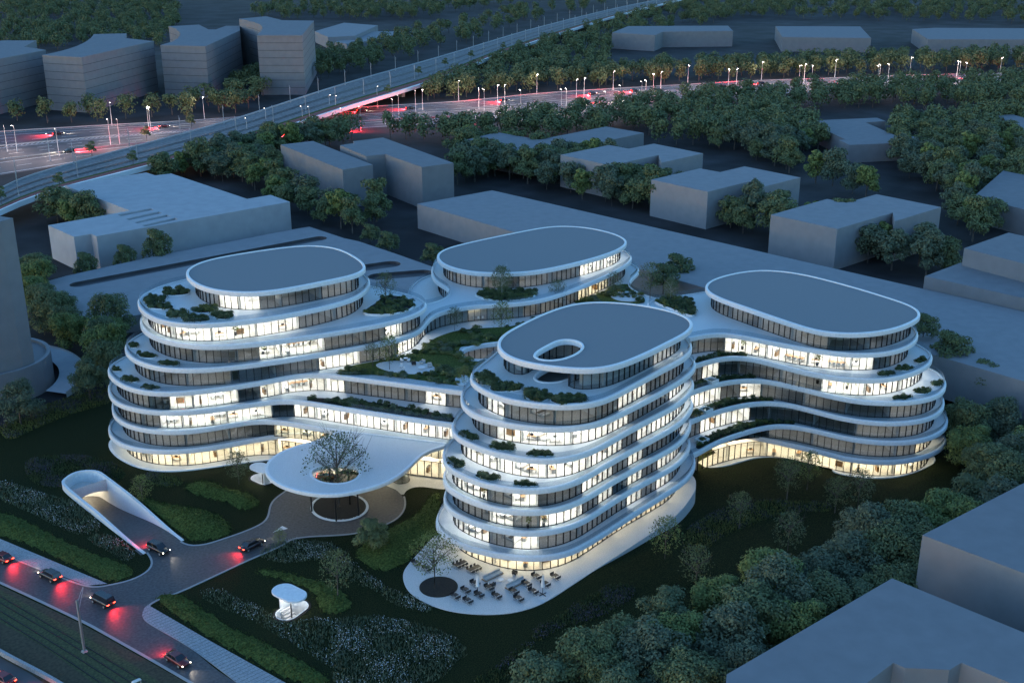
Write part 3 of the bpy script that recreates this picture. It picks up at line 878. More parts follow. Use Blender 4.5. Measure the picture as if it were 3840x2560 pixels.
def kerb_line(name, pts, w=.35, h=.1, m='kerb', z=0.0):
    p = smooth(pts, 1.0, 2, closed=False)
    nn = normals(p, False)
    mb = MB()
    for i in range(len(p) - 1):
        a, b = p[i], p[i + 1]
        a2, b2 = (a[0] + nn[i][0] * w, a[1] + nn[i][1] * w), (b[0] + nn[i + 1][0] * w, b[1] + nn[i + 1][1] * w)
        q = lambda s, t: (s[0], s[1], z + t)
        mb.quad(q(a, h), q(b, h), q(b2, h), q(a2, h))
        mb.quad(q(a, 0), q(b, 0), q(b, h), q(a, h))
        mb.quad(q(b2, 0), q(a2, 0), q(a2, h), q(b2, h))
    return structure(mb.obj(name, M[m]))
kerb_line('kerb', ats([zk(440, 705), zk(300, 810), zk(258, 900), zk(250, 960), zk(200, 1050), zk(0, 1145), zl(1500, 590), zl(1400, 620), zl(1300, 628), zl(1240, 600)]))
kerb_line('kerb', ats([zl(1000, 680), zl(1035, 740), zl(1010, 800), zl(900, 860), zl(740, 897), zl(600, 905), zl(270, 785), zl(0, 672)]))
kerb_line('kerb', ats([zk(1740, 770), zk(1755, 850), zk(1720, 950), zk(1590, 1055), zk(1240, 1165), zk(1000, 1190), zk(650, 1210), zk(450, 1250), zl(1950, 617), zl(1700, 725), zl(1400, 865), zl(1200, 955), zl(1060, 1003), zl(985, 1060), zl(970, 1110), zl(1010, 1160), zl(1300, 1330), zl(1620, 1568)]))
kerb_line('kerb', ats([(-300, 2060), zl(0, 890), zl(530, 1140), zl(700, 1230), zl(1290, 1568), (900, 2680)]), .45)
# pavements along the avenue
PV1 = ats([zl(0, 672), zl(270, 785), zl(600, 905), zl(735, 892), zl(365, 738), zl(0, 585), (-400, 1880), (-400, 1925)])
PV2 = ats([zl(985, 1062), zl(972, 1110), zl(1012, 1158), zl(1300, 1328), zl(1620, 1566), (1100, 2760), (1500, 2820), zl(1950, 1568), zl(1400, 1262), zl(1010, 1035)])
M['flags'] = mat('pale_paving_flags', (.30, .31, .32), .75, noise=(5, 8, (.22, .23, .24), (.38, .39, .40), .35, .65), bump=(14, .5, .02))
structure(sheet('pavement', PV1, .12, M['flags'])); structure(sheet('pavement', PV2, .12, M['flags']))
KEEP_OUT += [PV1, PV2]
# rows of flags: shallow joints across the pavement that lies nearest
def cross_joints(poly, step, z, name):
    p = [Vector((x, y)) for x, y in poly]
    mb = MB()
    x0, x1 = min(q.x for q in p), max(q.x for q in p)
    y0, y1 = min(q.y for q in p), max(q.y for q in p)
    y = y0
    while y < y1:
        xsn = []
        for i in range(len(p)):
            a, b = p[i - 1], p[i]
            if (a.y > y) != (b.y > y):
                xsn.append(a.x + (b.x - a.x) * (y - a.y) / (b.y - a.y))
        xsn.sort()
        for u, v in zip(xsn[::2], xsn[1::2]):
            mb.quad((u, y, z), (v, y, z), (v, y + .06, z), (u, y + .06, z))
        y += step
    if mb.v:
        stuff(mb.obj(name, M['joint']))
cross_joints(PV2, .8, .124, 'paving_joint')

# turning-circle bed, arrow, forecourt paving
RING = oval((109.2, 169.2), 5.3, 5.9, 0, 40)
ring = thing('round_bed', 'round planted bed ringed with white pebbles under the canopy tree', 'planting bed', (109.2, 169.2, 0))
mb = MB()
inn = inset(RING, .5)
ribbon(mb, [(x - 109.2, y - 169.2) for x, y in RING], .03, .16)
ribbon(mb, [(x - 109.2, y - 169.2) for x, y in RING], .16, .16, [(x - 109.2, y - 169.2) for x, y in inn])
mb.obj('pebble_rim', M['panel'], ring)
mb = MB(); fill(mb, [[(x - 109.2, y - 169.2) for x, y in inn]], .13); mb.obj('soil', M['soil'], ring)
pb = MB()
for k in range(90):
    a = 2 * math.pi * k / 90
    rr_ = RNG.uniform(.93, .995)
    s = RNG.uniform(.09, .16)
    pb.box((5.25 * rr_ * math.cos(a), 5.85 * rr_ * math.sin(a), .18), (s * 2, s * 1.5, s), RNG.uniform(0, 3), taper=.6)
stuff(pb.obj('pebble', M['panel'], ring))
AR = ats([zk(300, 1163), zk(408, 1090), zk(470, 1120)], .05)
mb = MB(); mb.add([(x, y, .05) for x, y in AR], ((0, 1, 2) if area(AR) > 0 else (2, 1, 0),)); tag(mb.obj('road_arrow', M['paint']), 'white triangular arrow painted on the drive before the turning circle', 'road marking')
FORE = smooth(ats([zk(1560, 655), zk(1660, 690), zk(1740, 770), zk(1760, 715), zk(1830, 672), zk(1950, 660), zk(2190, 690), zk(2330, 640), zk(2300, 400)], 0) + [(131, 172), (124, 178), (119, 188), (114, 189), (112, 183)] + ats([zk(1100, 480), zk(1400, 560)]), .8, 2)
structure(sheet('forecourt', FORE, .055, M['stone']))
KEEP_OUT.append(FORE)

# cafe terrace at the foot of the front wing, running on as a plinth along its long side
PLAZA = smooth(ats([(1700, 2010), (1645, 2000), (1560, 2085), (1515, 2140), (1512, 2175), (1530, 2215), (1575, 2250), (1660, 2285), (1760, 2302), (1870, 2304), (1960, 2290), (2050, 2255), (2190, 2165), (2330, 2075), (2440, 2003), (2540, 1930)]) + ats([(2600, 1850), (2610, 1812), (2596, 1780)], .15) + [(170.5, 140), (166.5, 148), (160, 155), (138, 154), (122, 150)], .8, 3)
tz = MB()
fill(tz, [PLAZA], .14)
ribbon(tz, PLAZA, -3.5, .06); ribbon(tz, PLAZA, .06, .14, inset(PLAZA, .06))
structure(tz.obj('terrace', M['stone']))
KEEP_OUT.append(PLAZA)
tb = thing('round_bed', 'round dark planted bed cut into the cafe terrace around a tree', 'planting bed', (*at(1645, 2203), .14))
mb = MB(); mb.cyl((0, 0, 0), 3.35, .06, 40); mb.obj('edging', M['stone'], tb)
mb = MB(); mb.cyl((0, 0, .06), 3.25, .03, 40); mb.obj('soil', M['soil'], tb)

# ---- tram track in the lower left corner
VERGE = ats([zl(0, 900), zl(530, 1150), zl(700, 1240), zl(1280, 1568), (1000, 2850), (-900, 2850), (-900, 1900)])
structure(sheet('verge', VERGE, .012, M['verge']))
TRK = ats([zl(0, 930), zl(400, 1150), zl(800, 1370), zl(1100, 1568), (820, 2850), (520, 2850), zl(640, 1568), zl(300, 1320), zl(0, 1150), (-500, 1900), (-500, 1750)])
structure(sheet('track_bed', TRK, .03, M['track_turf']))
def bar_line(pts, w, h, z, m, name):
    p = smooth(pts, 3, 2, closed=False)
    nn = normals(p, False)
    mb = MB()
    for i in range(len(p) - 1):
        a, b = p[i], p[i + 1]
        A = [(a[0] + nn[i][0] * s * w / 2, a[1] + nn[i][1] * s * w / 2) for s in (-1, 1)]
        B = [(b[0] + nn[i + 1][0] * s * w / 2, b[1] + nn[i + 1][1] * s * w / 2) for s in (-1, 1)]
        zf = z if callable(z) else (lambda q: z)
        za, zb = zf(a), zf(b)
        mb.quad((*A[0], za + h), (*B[0], zb + h), (*B[1], zb + h), (*A[1], za + h))
        mb.quad((*A[0], za), (*B[0], zb), (*B[0], zb + h), (*A[0], za + h))
        mb.quad((*B[1], zb), (*A[1], za), (*A[1], za + h), (*B[1], zb + h))
    return mb.obj(name, m)
tr_n = 0
for y0, pts in enumerate(([zl(0, 975), zl(530, 1285), zl(1000, 1568)], [zl(0, 1020), zl(480, 1300), zl(900, 1568)], [zl(0, 1075), zl(430, 1335), zl(800, 1568)], [zl(0, 1125), zl(380, 1360), zl(690, 1568)])):
    ex = [(2 * pts[0][0] - pts[1][0], 2 * pts[0][1] - pts[1][1])] + pts + [(2 * pts[2][0] - pts[1][0], 2 * pts[2][1] - pts[1][1])]
    o = bar_line(ats(ex), .12, .1, .03, M['dark_metal'], 'tram_rail')
    tag(o, ('tram rail nearest the avenue', 'second tram rail from the avenue', 'third tram rail from the avenue', 'tram rail farthest from the avenue')[y0] + ' in the turf track', 'rail', 'rails of the turf tram track')
# the second carriageway beyond the tram, only its corner in view
R2ND = ats([zl(0, 1395), zl(200, 1500), zl(300, 1568), (100, 2850), (-1200, 2850), (-1200, 1900)])
structure(sheet('road', R2ND, .03, M['road_pale']))
lw_ = thing('low_wall', 'pale low wall beside the second carriageway in the corner', 'wall', (*at(100, 2500), 0))
p_ = ats([zl(-300, 1190), zl(0, 1370), zl(200, 1475), zl(380, 1568), (300, 2620)])
o = bar_line([(x - lw_.location[0], y - lw_.location[1]) for x, y in p_], .5, .8, 0.0, M['flags'], 'coping'); o.parent = lw_

# ================================================================== PLAIN GREY BLOCKS ALL ROUND
def block(name, label, corners, h, z0=0.0, m='massing', storeys=0, parts=(), group=None, top=None):
    """roof corners as surveyed, standing on the ground at z0"""
    pts = ats(corners, z0 + h)
    c = (sum(p[0] for p in pts) / len(pts), sum(p[1] for p in pts) / len(pts))
    r = thing(name, label, 'building', (*c, z0), group=group)
    p = ccw([(x - c[0], y - c[1]) for x, y in pts])
    mb = MB()
    ribbon(mb, p, -1.0, h)
    mb.obj('wall', M[m], r)
    mb = MB()
    q = inset(p, .02) if False else p
    fill(mb, [p], h + .003)
    mb.obj('roof', M[top or m], r)
    KEEP_OUT.append(pts)
    if storeys:
        for k in range(1, storeys):
            z = h * k / storeys
            jb = MB()
            o = [(x * 1.002, y * 1.002) for x, y in p]
            ribbon(jb, o, z - .12, z + .12)
            jb.obj('storey_joint', M['joint'], r)
        jb = MB(); o = [(x * 1.004, y * 1.004) for x, y in p]
        ribbon(jb, o, h - .9, h + .02); fill(jb, [o], h + .02)
        jb.obj('parapet', M[m], r)
    return r, c, h

# long shed behind the campus
block('long_shed', 'very long low flat roofed grey shed behind the right hand wing', [(1564.5, 764.5), (1845.5, 714), (3835, 1168), (4400, 1297), (4500, 1620), (3770, 1409)], 8.9, m='massing')
# big pale hall on the left with roof slots
hall_c = [(243, 696), (548, 647), (582, 658), (642, 651), (927, 746), (1014.5, 731), (1087, 757), (361.7, 886), (341, 877), (277, 888), (180, 845), (487.5, 790)]
HH = 11.0
pts = ats(hall_c, HH)
hc = (sum(p[0] for p in pts) / len(pts), sum(p[1] for p in pts) / len(pts))
hall = thing('flat_roofed_hall', 'large pale flat roofed hall on the left with four slots in its roof', 'building', (*hc, 0))
slots = []
for a, b, c, d in (((805, 1468), (1030, 1425), (1080, 1446), (850, 1487)), ((862, 1497), (1085, 1447), (1135, 1468), (908, 1512)), ((918, 1520), (1140, 1468), (1190, 1490), (960, 1533)), ((972, 1541), (1195, 1490), (1245, 1512), (1015, 1556))):
    q = [(905 + (x - 905) * .93 + 6, y) for x, y in (a, b, c, d)]
    slots.append(ats([z1(*v) for v in (a, b, ((b[0] + c[0]) / 2, (b[1] + c[1]) / 2 - 1), ((a[0] + d[0]) / 2, (a[1] + d[1]) / 2 + 1))], HH))
hp = ccw([(x - hc[0], y - hc[1]) for x, y in pts])
hs = [cw([(x - hc[0], y - hc[1]) for x, y in s]) for s in slots]
mb = MB(); ribbon(mb, hp, -1, HH); mb.obj('wall', M['massing_light'], hall)
mb = MB(); fill(mb, [hp] + hs, HH + .003); mb.obj('roof', M['massing_light'], hall)
for s in hs:
    mb = MB(); ribbon(mb, s, HH - 2.5, HH); fill(mb, [ccw(s)], HH - 2.5); mb.obj('roof_slot', M['massing_light'], hall)
KEEP_OUT.append(pts)
# low deck with rounded slots in front of the hall
PD = [(150, 1062), (249, 1034), (554, 966), (1094, 861), (1160, 850), (1290, 893), (1345, 905), (1480, 950), (1650, 1010), (1500, 1150), (1000, 1150), (520, 1180), (330, 1210)]
PZ = 4.6
pts = ats(PD, PZ)
pc = (sum(p[0] for p in pts) / len(pts), sum(p[1] for p in pts) / len(pts))
deck = thing('parking_deck', 'low grey parking deck with round ended openings behind the left wing', 'building', (*pc, 0))
def slot(a, b, w0, w1):
    A, B = at(*a, PZ), at(*b, PZ)
    L = math.hypot(B[0] - A[0], B[1] - A[1])
    ang = math.atan2(B[1] - A[1], B[0] - A[0])
    return stadium(((A[0] + B[0]) / 2, (A[1] + B[1]) / 2), L - w0, w0 / 2, ang, 8)
SL = [slot((262, 1072), (1222, 889), 5.2, 5.2), slot((1290, 1015), (1500, 985), 6.5, 6), slot((1380, 1040), (1622, 1020), 6.5, 6), slot((1000, 1110), (1260, 1060), 5, 6)]
SL = SL[:3]
pp = ccw([(x - pc[0], y - pc[1]) for x, y in pts])
ph = [cw([(x - pc[0], y - pc[1]) for x, y in s]) for s in SL]
mb = MB(); ribbon(mb, pp, -1, PZ); mb.obj('wall', M['massing'], deck)
mb = MB(); fill(mb, [pp] + ph, PZ + .003); mb.obj('roof', M['massing'], deck)
for s in ph:
    mb = MB(); ribbon(mb, s, PZ - .9, PZ); fill(mb, [ccw(s)], PZ - .9); mb.obj('roof_opening', M['asphalt'], deck)
KEEP_OUT.append(pts)

G3 = 'notched grey blocks in a row behind the shed'
block('notched_block', 'largest of the notched grey blocks, the one nearest the shed on the right', [(3287, 728.5), (3529.6, 777), (3355.4, 830), (3347.7, 797.3), (3140, 859), (2890.7, 805.6), (3101.9, 746), (3174, 760.6)], 13.5, group=G3)
block('notched_block', 'middle one of the row of three notched grey blocks', [(2791.8, 624), (3002, 666), (2845, 705.3), (2835.4, 674), (2654.4, 719.7), (2442, 674), (2624.5, 631.8), (2700.7, 645.7)], 13.5, group=G3)
block('notched_block', 'smallest and farthest of the row of three notched grey blocks', [(2451.8, 539), (2637, 575.8), (2480, 610.6), (2469.5, 581.8), (2290, 620.7), (2102, 581), (2284.5, 544), (2358, 558)], 13, group=G3)
block('grey_block', 'wide low grey block with a bent roof between the motorway belt and the notched blocks', [(1730, 529), (1864, 496), (2020, 524), (2272.6, 475), (2415, 499), (2223, 540), (2207, 529), (1987, 574)], 10, m='massing_dark')
block('grey_block', 'left and lower of the two joined grey blocks in front of the motorway', [(1052, 543), (1173.6, 529), (1398, 618), (1285, 637)], 15, m='massing_dark')
block('grey_block', 'right and taller of the two joined grey blocks in front of the motorway', [(1275, 545), (1328, 537), (1324, 530), (1436, 516), (1701, 611.5), (1581.6, 627), (1444.5, 578.6), (1374, 585.7)], 16, m='massing_dark')
block('grey_block', 'grey block with an angled roof among the trees on the right', [(2983.4, 455), (3289, 442), (3321, 454.6), (3246, 459.6), (3371.6, 514), (3487, 510), (3440, 532), (3344, 537.5), (3185, 544), (3147, 525), (3171.5, 523.7), (3051, 468), (3011, 468)], 8, m='massing_dark')
block('tall_slab', 'tall plain slab at the left edge rising above the trees', [(-400, 800), (-60, 800), (9.6, 812), (48.5, 818), (0, 831), (-400, 905)], 42, m='massing_dark')
block('grey_block', 'big flat roofed block at the right edge, farther of the two in the lower corner', [(3459, 2005), (3840, 1810), (4300, 1575), (4700, 1950), (3900, 2171)], 19, z0=-4.3, m='massing_dark')
r_, c_, h_ = block('grey_block', 'huge flat roofed block filling the lower right corner', [(2725, 2527), (3345, 2167), (3840, 2370), (4500, 2640), (3790, 2560), (3605, 2483), (3560, 2510), (3395, 2503), (3350, 2483), (3250, 2560), (2900, 2800), (2715, 2640)], 19, z0=-4.3, m='massing_dark')
block('grey_block', 'upper of the two stepped grey blocks at the right edge beside the shed', [(3615.6, 931), (3783, 872), (4300, 990), (4200, 1090), (3840, 989)], 17, m='massing_dark')
block('grey_block', 'lower of the two stepped grey blocks at the right edge beside the shed', [(3467.6, 1035.5), (3602, 985), (3840, 1041), (4200, 1130), (4200, 1215), (3840, 1118)], 12, m='massing_dark')
block('grey_block', 'low grey block half hidden in the trees at the right edge', [(3728, 432), (3800, 430), (3900, 460), (3900, 540), (3760, 470)], 8, m='massing_dark')
block('grey_block', 'grey block behind tree tops at the right edge above the stepped blocks', [(3650, 738), (3762, 640), (3900, 668), (3900, 800)], 9, m='massing_dark')
block('grey_block', 'long low grey block with a bent front beyond the motorway trees', [(2294.6, 123.4), (2355, 98.7), (2730, 97), (2749, 117), (2486, 119.6), (2456, 133)], 12.3, m='massing_dark')
block('grey_block', 'second low grey block beyond the motorway trees, right of the bent one', [(2908, 99), (3226, 100), (3267, 144), (2933, 140)], 11, m='massing_dark')
block('grey_block', 'low grey block beyond the motorway trees at the upper right edge', [(3421, 110), (3503, 105), (3840, 107), (4100, 108), (4150, 150), (3480, 148)], 11, m='massing_dark')
block('grey_block', 'flat pale roofed low block behind the four towers', [(1180, 118), (1290, 86), (1417, 96), (1330, 135), (1230, 140)], 9, m='massing')
block('grey_block', 'lowest flat roofed block right of the four towers', [(1255, 158), (1372, 118), (1508, 119), (1440, 146), (1300, 165)], 6, m='massing')
G4 = 'storey lined grey towers in the upper left'
def curve(a, b, c, n=6):
    return [((1 - t) ** 2 * a[0] + 2 * t * (1 - t) * b[0] + t * t * c[0], (1 - t) ** 2 * a[1] + 2 * t * (1 - t) * b[1] + t * t * c[1]) for t in [k / n for k in range(n + 1)]]
block('storey_tower', 'grey tower cut by the left edge with dark storey lines', [z1(*q) for q in [(-300, 300), (30, 278), (248, 278), (165, 320), (312, 343), (-300, 460)]], 29, storeys=7, group=G4, m='massing_dark')
block('storey_tower', 'widest grey tower with storey lines and a hollow curved back', [z1(*q) for q in curve((288, 378), (600, 320), (642, 235)) + [(865, 230), (858, 262), (1050, 283), (557, 393)]], 30, storeys=7, group=G4, m='massing_dark')
block('storey_tower', 'grey tower with storey lines and a V notch in its roof edge', [z1(*q) for q in curve((1097, 310), (1250, 270), (1232, 225)) + [(1200, 196), (1153, 182), (1360, 170), (1425, 203), (1475, 203), (1545, 178), (1638, 178), (1640, 210), (1403, 318)]], 30, storeys=7, group=G4, m='massing_dark')
block('storey_tower', 'rightmost and tallest grey tower with a curved hollow on its left side', [z1(*q) for q in curve((1635, 130), (1830, 165), (1790, 205)) + [(1757, 243), (2065, 243), (2145, 143), (1930, 140), (1820, 113)]], 35, storeys=8, group=G4, m='massing_dark')
# round low building on the left with a ring roof
rb_c = at(-48, 1336, 7.8)
rbld = thing('round_building', 'low round building with a raised rim at the left edge', 'building', (*rb_c, 0))
mb = MB(); ro = oval((0, 0), 14, 14, 0, 48); ri = inset(ro, .9)
ribbon(mb, ro, -1, 7.8); mb.obj('wall', M['massing_dark'], rbld)
mb = MB(); ribbon(mb, ro, 7.8, 7.8, ri); ribbon(mb, list(reversed(ri)), 7.1, 7.8); mb.obj('rim', M['massing'], rbld)
mb = MB(); fill(mb, [ri], 7.1); mb.obj('roof', M['massing_dark'], rbld)
KEEP_OUT.append([(rb_c[0] + x * 1.72, rb_c[1] + y * 1.72) for x, y in ro])
rmp = thing('curved_ramp', 'pale curved ramp wrapping round the low round building', 'ramp', (*rb_c, 0))
arc0 = [(21 * math.cos(t), 21 * math.sin(t)) for t in [math.radians(-60 + 6 * k) for k in range(31)]]
arc1 = [(15.2 * math.cos(t), 15.2 * math.sin(t)) for t in [math.radians(-60 + 6 * k) for k in range(31)]]
mb = MB()
for i in range(30):
    za, zb = 1.0 + 3.4 * i / 30, 1.0 + 3.4 * (i + 1) / 30
    mb.quad((*arc1[i], za), (*arc0[i], za), (*arc0[i + 1], zb), (*arc1[i + 1], zb))
    mb.quad((*arc0[i], -1), (*arc0[i + 1], -1), (*arc0[i + 1], zb + .5), (*arc0[i], za + .5))
mb.obj('ramp_deck', M['massing_light'], rmp)

# ================================================================== MOTORWAY AND VIADUCT
HW_F = smooth(ats([(-900, 570), (-300, 520), (0, 496), (400, 472), (768, 452), (1100, 425), (1368, 404), (1741, 382), (2048, 351), (2560, 321), (2779, 308), (3100, 297), (3410, 285), (3679, 280), (4000, 272), (4400, 262)]), 6, 4, closed=False)
HW_N = smooth(ats([(-900, 760), (-300, 700), (120, 639), (350, 600), (600, 568), (950, 526), (1280, 488), (1600, 468), (1993, 450), (2267, 422), (2442, 385), (2700, 365), (3100, 342), (3410, 325), (3679, 316), (4000, 305), (4400, 290)]), 6, 4, closed=False)
N_ = 120
hf, hn = resample(HW_F, 1, False, N_), resample(HW_N, 1, False, N_)
mb = MB()
for i in range(N_):
    mb.quad((*hn[i], .05), (*hn[i + 1], .05), (*hf[i + 1], .05), (*hf[i], .05))
structure(mb.obj('motorway', M['road_pale']))
HW = hn + list(reversed(hf))
KEEP_OUT.append(HW)
def hw_pt(i, t):
    return (hn[i][0] + (hf[i][0] - hn[i][0]) * t, hn[i][1] + (hf[i][1] - hn[i][1]) * t)
mb = MB(); md = MB()
for t, w, dash in ((.03, .5, 0), (.14, .35, 2), (.25, .5, 0), (.33, .5, 0), (.42, .35, 2), (.50, .35, 2), (.58, .5, 0), (.64, .5, 0), (.73, .35, 2), (.82, .35, 2), (.90, .5, 0), (.97, .5, 0)):
    for i in range(N_):
        if dash and i % 2:
            continue
        a, b = hw_pt(i, t), hw_pt(i + 1, t)
        d = Vector((b[0] - a[0], b[1] - a[1])); d.normalize()
        nx, ny_ = -d.y * w / 2, d.x * w / 2
        mb.quad((a[0] - nx, a[1] - ny_, .06), (b[0] - nx, b[1] - ny_, .06), (b[0] + nx, b[1] + ny_, .06), (a[0] + nx, a[1] + ny_, .06))
for i in range(14, 40):          # hatched gore between slip road and main lanes
    for k in range(3):
        a, b = hw_pt(i, .60), hw_pt(i, .635)
        f = k / 3
        s = (hw_pt(i + 1, .6)[0] - hw_pt(i, .6)[0], hw_pt(i + 1, .6)[1] - hw_pt(i, .6)[1])
        p0 = (a[0] + s[0] * f, a[1] + s[1] * f); p1 = (b[0] + s[0] * (f + .4), b[1] + s[1] * (f + .4))
        mb.quad((*p0, .065), (p0[0] + s[0] * .12, p0[1] + s[1] * .12, .065), (p1[0] + s[0] * .12, p1[1] + s[1] * .12, .065), (*p1, .065))
stuff(mb.obj('lane_marking', M['paint']))
# crash barriers between the carriageways: one thing per run
for t, lab in ((.29, 'near crash barrier running between the slip road and the motorway lanes'), (.61, 'centre crash barrier running along the motorway'), (.985, 'far crash barrier along the outer edge of the motorway')):
    r = thing('crash_barrier', lab, 'barrier', (*hw_pt(60, t), 0), group='crash barriers of the motorway')
    mb = MB()
    for i in range(N_):
        a, b = hw_pt(i, t), hw_pt(i + 1, t)
        m_ = ((a[0] + b[0]) / 2 - r.location[0], (a[1] + b[1]) / 2 - r.location[1])
        mb.box((*m_, .62), (math.hypot(b[0] - a[0], b[1] - a[1]), .25, .5), math.atan2(b[1] - a[1], b[0] - a[0]))
    mb.obj('rail', M['metal'], r)
    mb = MB()
    for i in range(0, N_, 1):
        a = hw_pt(i, t)
        mb.box((a[0] - r.location[0], a[1] - r.location[1], .3), (.2, .2, .6))
    stuff(mb.obj('post', M['metal'], r))

VZ = 7.0
VL = smooth(ats([(-350, 850), (-100, 760), (0, 712), (82, 670), (384, 584), (850, 458), (1280, 320), (1664, 211), (1993, 112), (2294, 36), (2486, -5), (2700, -60)], VZ), 6, 4, closed=False)
VR = smooth(ats([(-350, 950), (-100, 840), (0, 795), (159, 729), (500, 640), (877, 541), (1280, 411), (1683, 285), (1911, 190), (2322, 58), (2520, 8), (2720, -40)], VZ), 6, 4, closed=False)
vl, vr = resample(VL, 1, False, N_), resample(VR, 1, False, N_)
via = thing('viaduct', 'long straight railway viaduct crossing over the motorway with two tracks and a red path', 'bridge', (*vr[40], 0))
vx, vy, _ = via.location
def v_pt(i, t):
    return (vl[i][0] + (vr[i][0] - vl[i][0]) * t - vx, vl[i][1] + (vr[i][1] - vl[i][1]) * t - vy)
def v_strip(name, t0, t1, z, m, side=0):
    mb = MB()
    for i in range(N_):
        a, b, c, d = v_pt(i, t0), v_pt(i + 1, t0), v_pt(i + 1, t1), v_pt(i, t1)
        mb.quad((*d, z), (*c, z), (*b, z), (*a, z))
        if side:
            for (p, q) in ((a, b), (c, d)):
                mb.quad((*p, z - side), (*q, z - side), (*q, z), (*p, z))
            mb.quad((*a, z - side), (*b, z - side), (*c, z - side), (*d, z - side))
    return mb.obj(name, M[m], via)
v_strip('deck', .0, .985, VZ, 'ballast', 1.3)
v_strip('path', .80, .955, VZ + .04, 'brick_path')
v_strip('turf_strip', .745, .80, VZ + .05, 'mound')
v_strip('edge_beam', .965, 1.0, VZ + .55, 'panel', 1.9)
v_strip('edge_beam', -.02, .012, VZ + .55, 'concrete', 1.9)
for t in (.30, .345, .55, .595):
    v_strip('rail', t - .007, t + .007, VZ + .16, 'dark_metal', .14)
pm = MB(); pm.box((0, 0, VZ / 2 - .7), (2.2, 3.4, VZ + .4)); pier_me = pm.me('pier', [M['concrete']])
for i in range(4, N_, 5):
    for t in (.2, .75):
        a = v_pt(i, t)
        if inside(a[0] + vx, a[1] + vy, HW) and i % 10 == 4:
            continue
        link('pier', pier_me, via, (a[0], a[1], 0))
KEEP_OUT.append(vl + list(reversed(vr)))
# ================================================================== VEGETATION
def rnd_unit(r):
    while True:
        v = Vector((r.uniform(-1, 1), r.uniform(-1, 1), r.uniform(-1, 1)))
        if .05 < v.length < 1:
            return v.normalized()

def leaf_quad(mb, p, nrm, s, r, mi=0):
    a = nrm.cross(Vector((r.uniform(-1, 1), r.uniform(-1, 1), r.uniform(-.3, .3))))
    if a.length < 1e-3:
        a = Vector((1, 0, 0))
    a.normalize()
    b = nrm.cross(a)
    a *= s * r.uniform(.7, 1.2)
    b *= s * r.uniform(.45, .8)
    mb.quad(p - a, p - b * .9, p + a, p + b, mi)

def crown_mesh(name, m, seed, R=4.5, H=8.0, base=2.6, blobs=16, leaves=2600, size=.34, gap=.0, flat=1.0):
    "leaf faces gathered in uneven clumps spread through the crown"
    r = random.Random(seed)
    mb = MB()
    cl = []
    for k in range(blobs):
        t = (k + .5) / blobs
        h = base + H * (.12 + .80 * r.random() ** .85)
        f = (h - base) / H
        env = R * (math.sin(math.pi * min(.97, .14 + .80 * f)) ** .65)
        a = k * 2.4 + r.uniform(-.4, .4)
        d = env * (.25 + .6 * r.random() ** .6)
        rad = R * r.uniform(.27, .43) * (1 - .25 * f)
        cl.append((Vector((d * math.cos(a), d * math.sin(a), h)), rad))
    cl.append((Vector((0, 0, base + H * .86)), R * .32))
    cl.append((Vector((0, 0, base + H * .5)), R * .52))
    tot = sum(c[1] ** 2 for c in cl)
    for c, rad in cl:
        for _ in range(int(leaves * rad ** 2 / tot)):
            u = rnd_unit(r)
            if u.z < -.35 and r.random() < .6:
                u.z = -u.z
            q = c + Vector((u.x, u.y, u.z * .82 * flat)) * rad * (r.uniform(.72, 1.08) if r.random() < .85 else r.uniform(1.0, 1.28))
            n = (u + Vector((0, 0, .55)) + rnd_unit(r) * .75).normalized()
            leaf_quad(mb, q, n, size, r)
    return mb.me(name, [m])

def trunk_mesh(name, m, seed, h=6.5, r0=.22, limbs=6, spread=2.6, top=8.0, twigs=0):
    r = random.Random(seed)
    mb = MB()
    mb.tube([(0, 0, -.3), (r.uniform(-.06, .06), r.uniform(-.06, .06), h * .4), (r.uniform(-.2, .2), r.uniform(-.2, .2), h)], [r0, r0 * .8, r0 * .35], 7)
    for k in range(limbs):
        a = k * 2.4 + r.uniform(-.3, .3)
        z0 = h * r.uniform(.38, .8)
        d = spread * r.uniform(.6, 1)
        e = (d * math.cos(a), d * math.sin(a), min(top, z0 + d * r.uniform(.7, 1.2)))
        mid = (e[0] * .45, e[1] * .45, z0 + (e[2] - z0) * .62)
        mb.tube([(0, 0, z0), mid, e], [r0 * .5, r0 * .3, r0 * .1], 5)
        for t in range(twigs):
            aa = a + r.uniform(-1.1, 1.1)
            f = r.uniform(.35, 1)
            s = Vector((0, 0, z0)).lerp(Vector(mid), min(1, f * 2)) if f < .5 else Vector(mid).lerp(Vector(e), f * 2 - 1)
            l = spread * r.uniform(.3, .6)
            mb.tube([s, s + Vector((l * math.cos(aa) * .7, l * math.sin(aa) * .7, l * r.uniform(.5, 1.1)))], [r0 * .16, r0 * .05], 4)
    return mb.me(name, [m], True)

def proto_tree(name, crown, trunk):
    r = link(name, None)
    link('trunk', trunk, r)
    link('crown', crown, r)
    return r

WOOD = []
for k, (mk, R, H, b) in enumerate((('leaf1', 4.6, 8.2, 2.3), ('leaf2', 4.9, 8.0, 2.2), ('leaf3', 4.2, 7.6, 2.3), ('leaf1', 5.2, 9.0, 2.2), ('leaf2', 4.3, 8.6, 2.6), ('leaf1', 4.8, 7.2, 2.0))):
    WOOD.append((crown_mesh('crown', M[mk], 40 + k, R, H, b, 17, 2900, .36), trunk_mesh('trunk', M['bark'], 60 + k, 6, .24, 6, 2.6, b + H * .7)))
NEAR = []
for k, (mk, R, H) in enumerate((('leaf1', 5.4, 9.5), ('leaf2', 5.6, 9.5), ('leaf3', 5.0, 9.0), ('leaf1', 5.8, 10), ('leaf6', 5.0, 9.6))):
    NEAR.append((crown_mesh('crown', M[mk], 140 + k, R, H, 1.6, 26, 8500, .24), trunk_mesh('trunk', M['bark'], 160 + k, 7, .3, 7, 3, 9)))

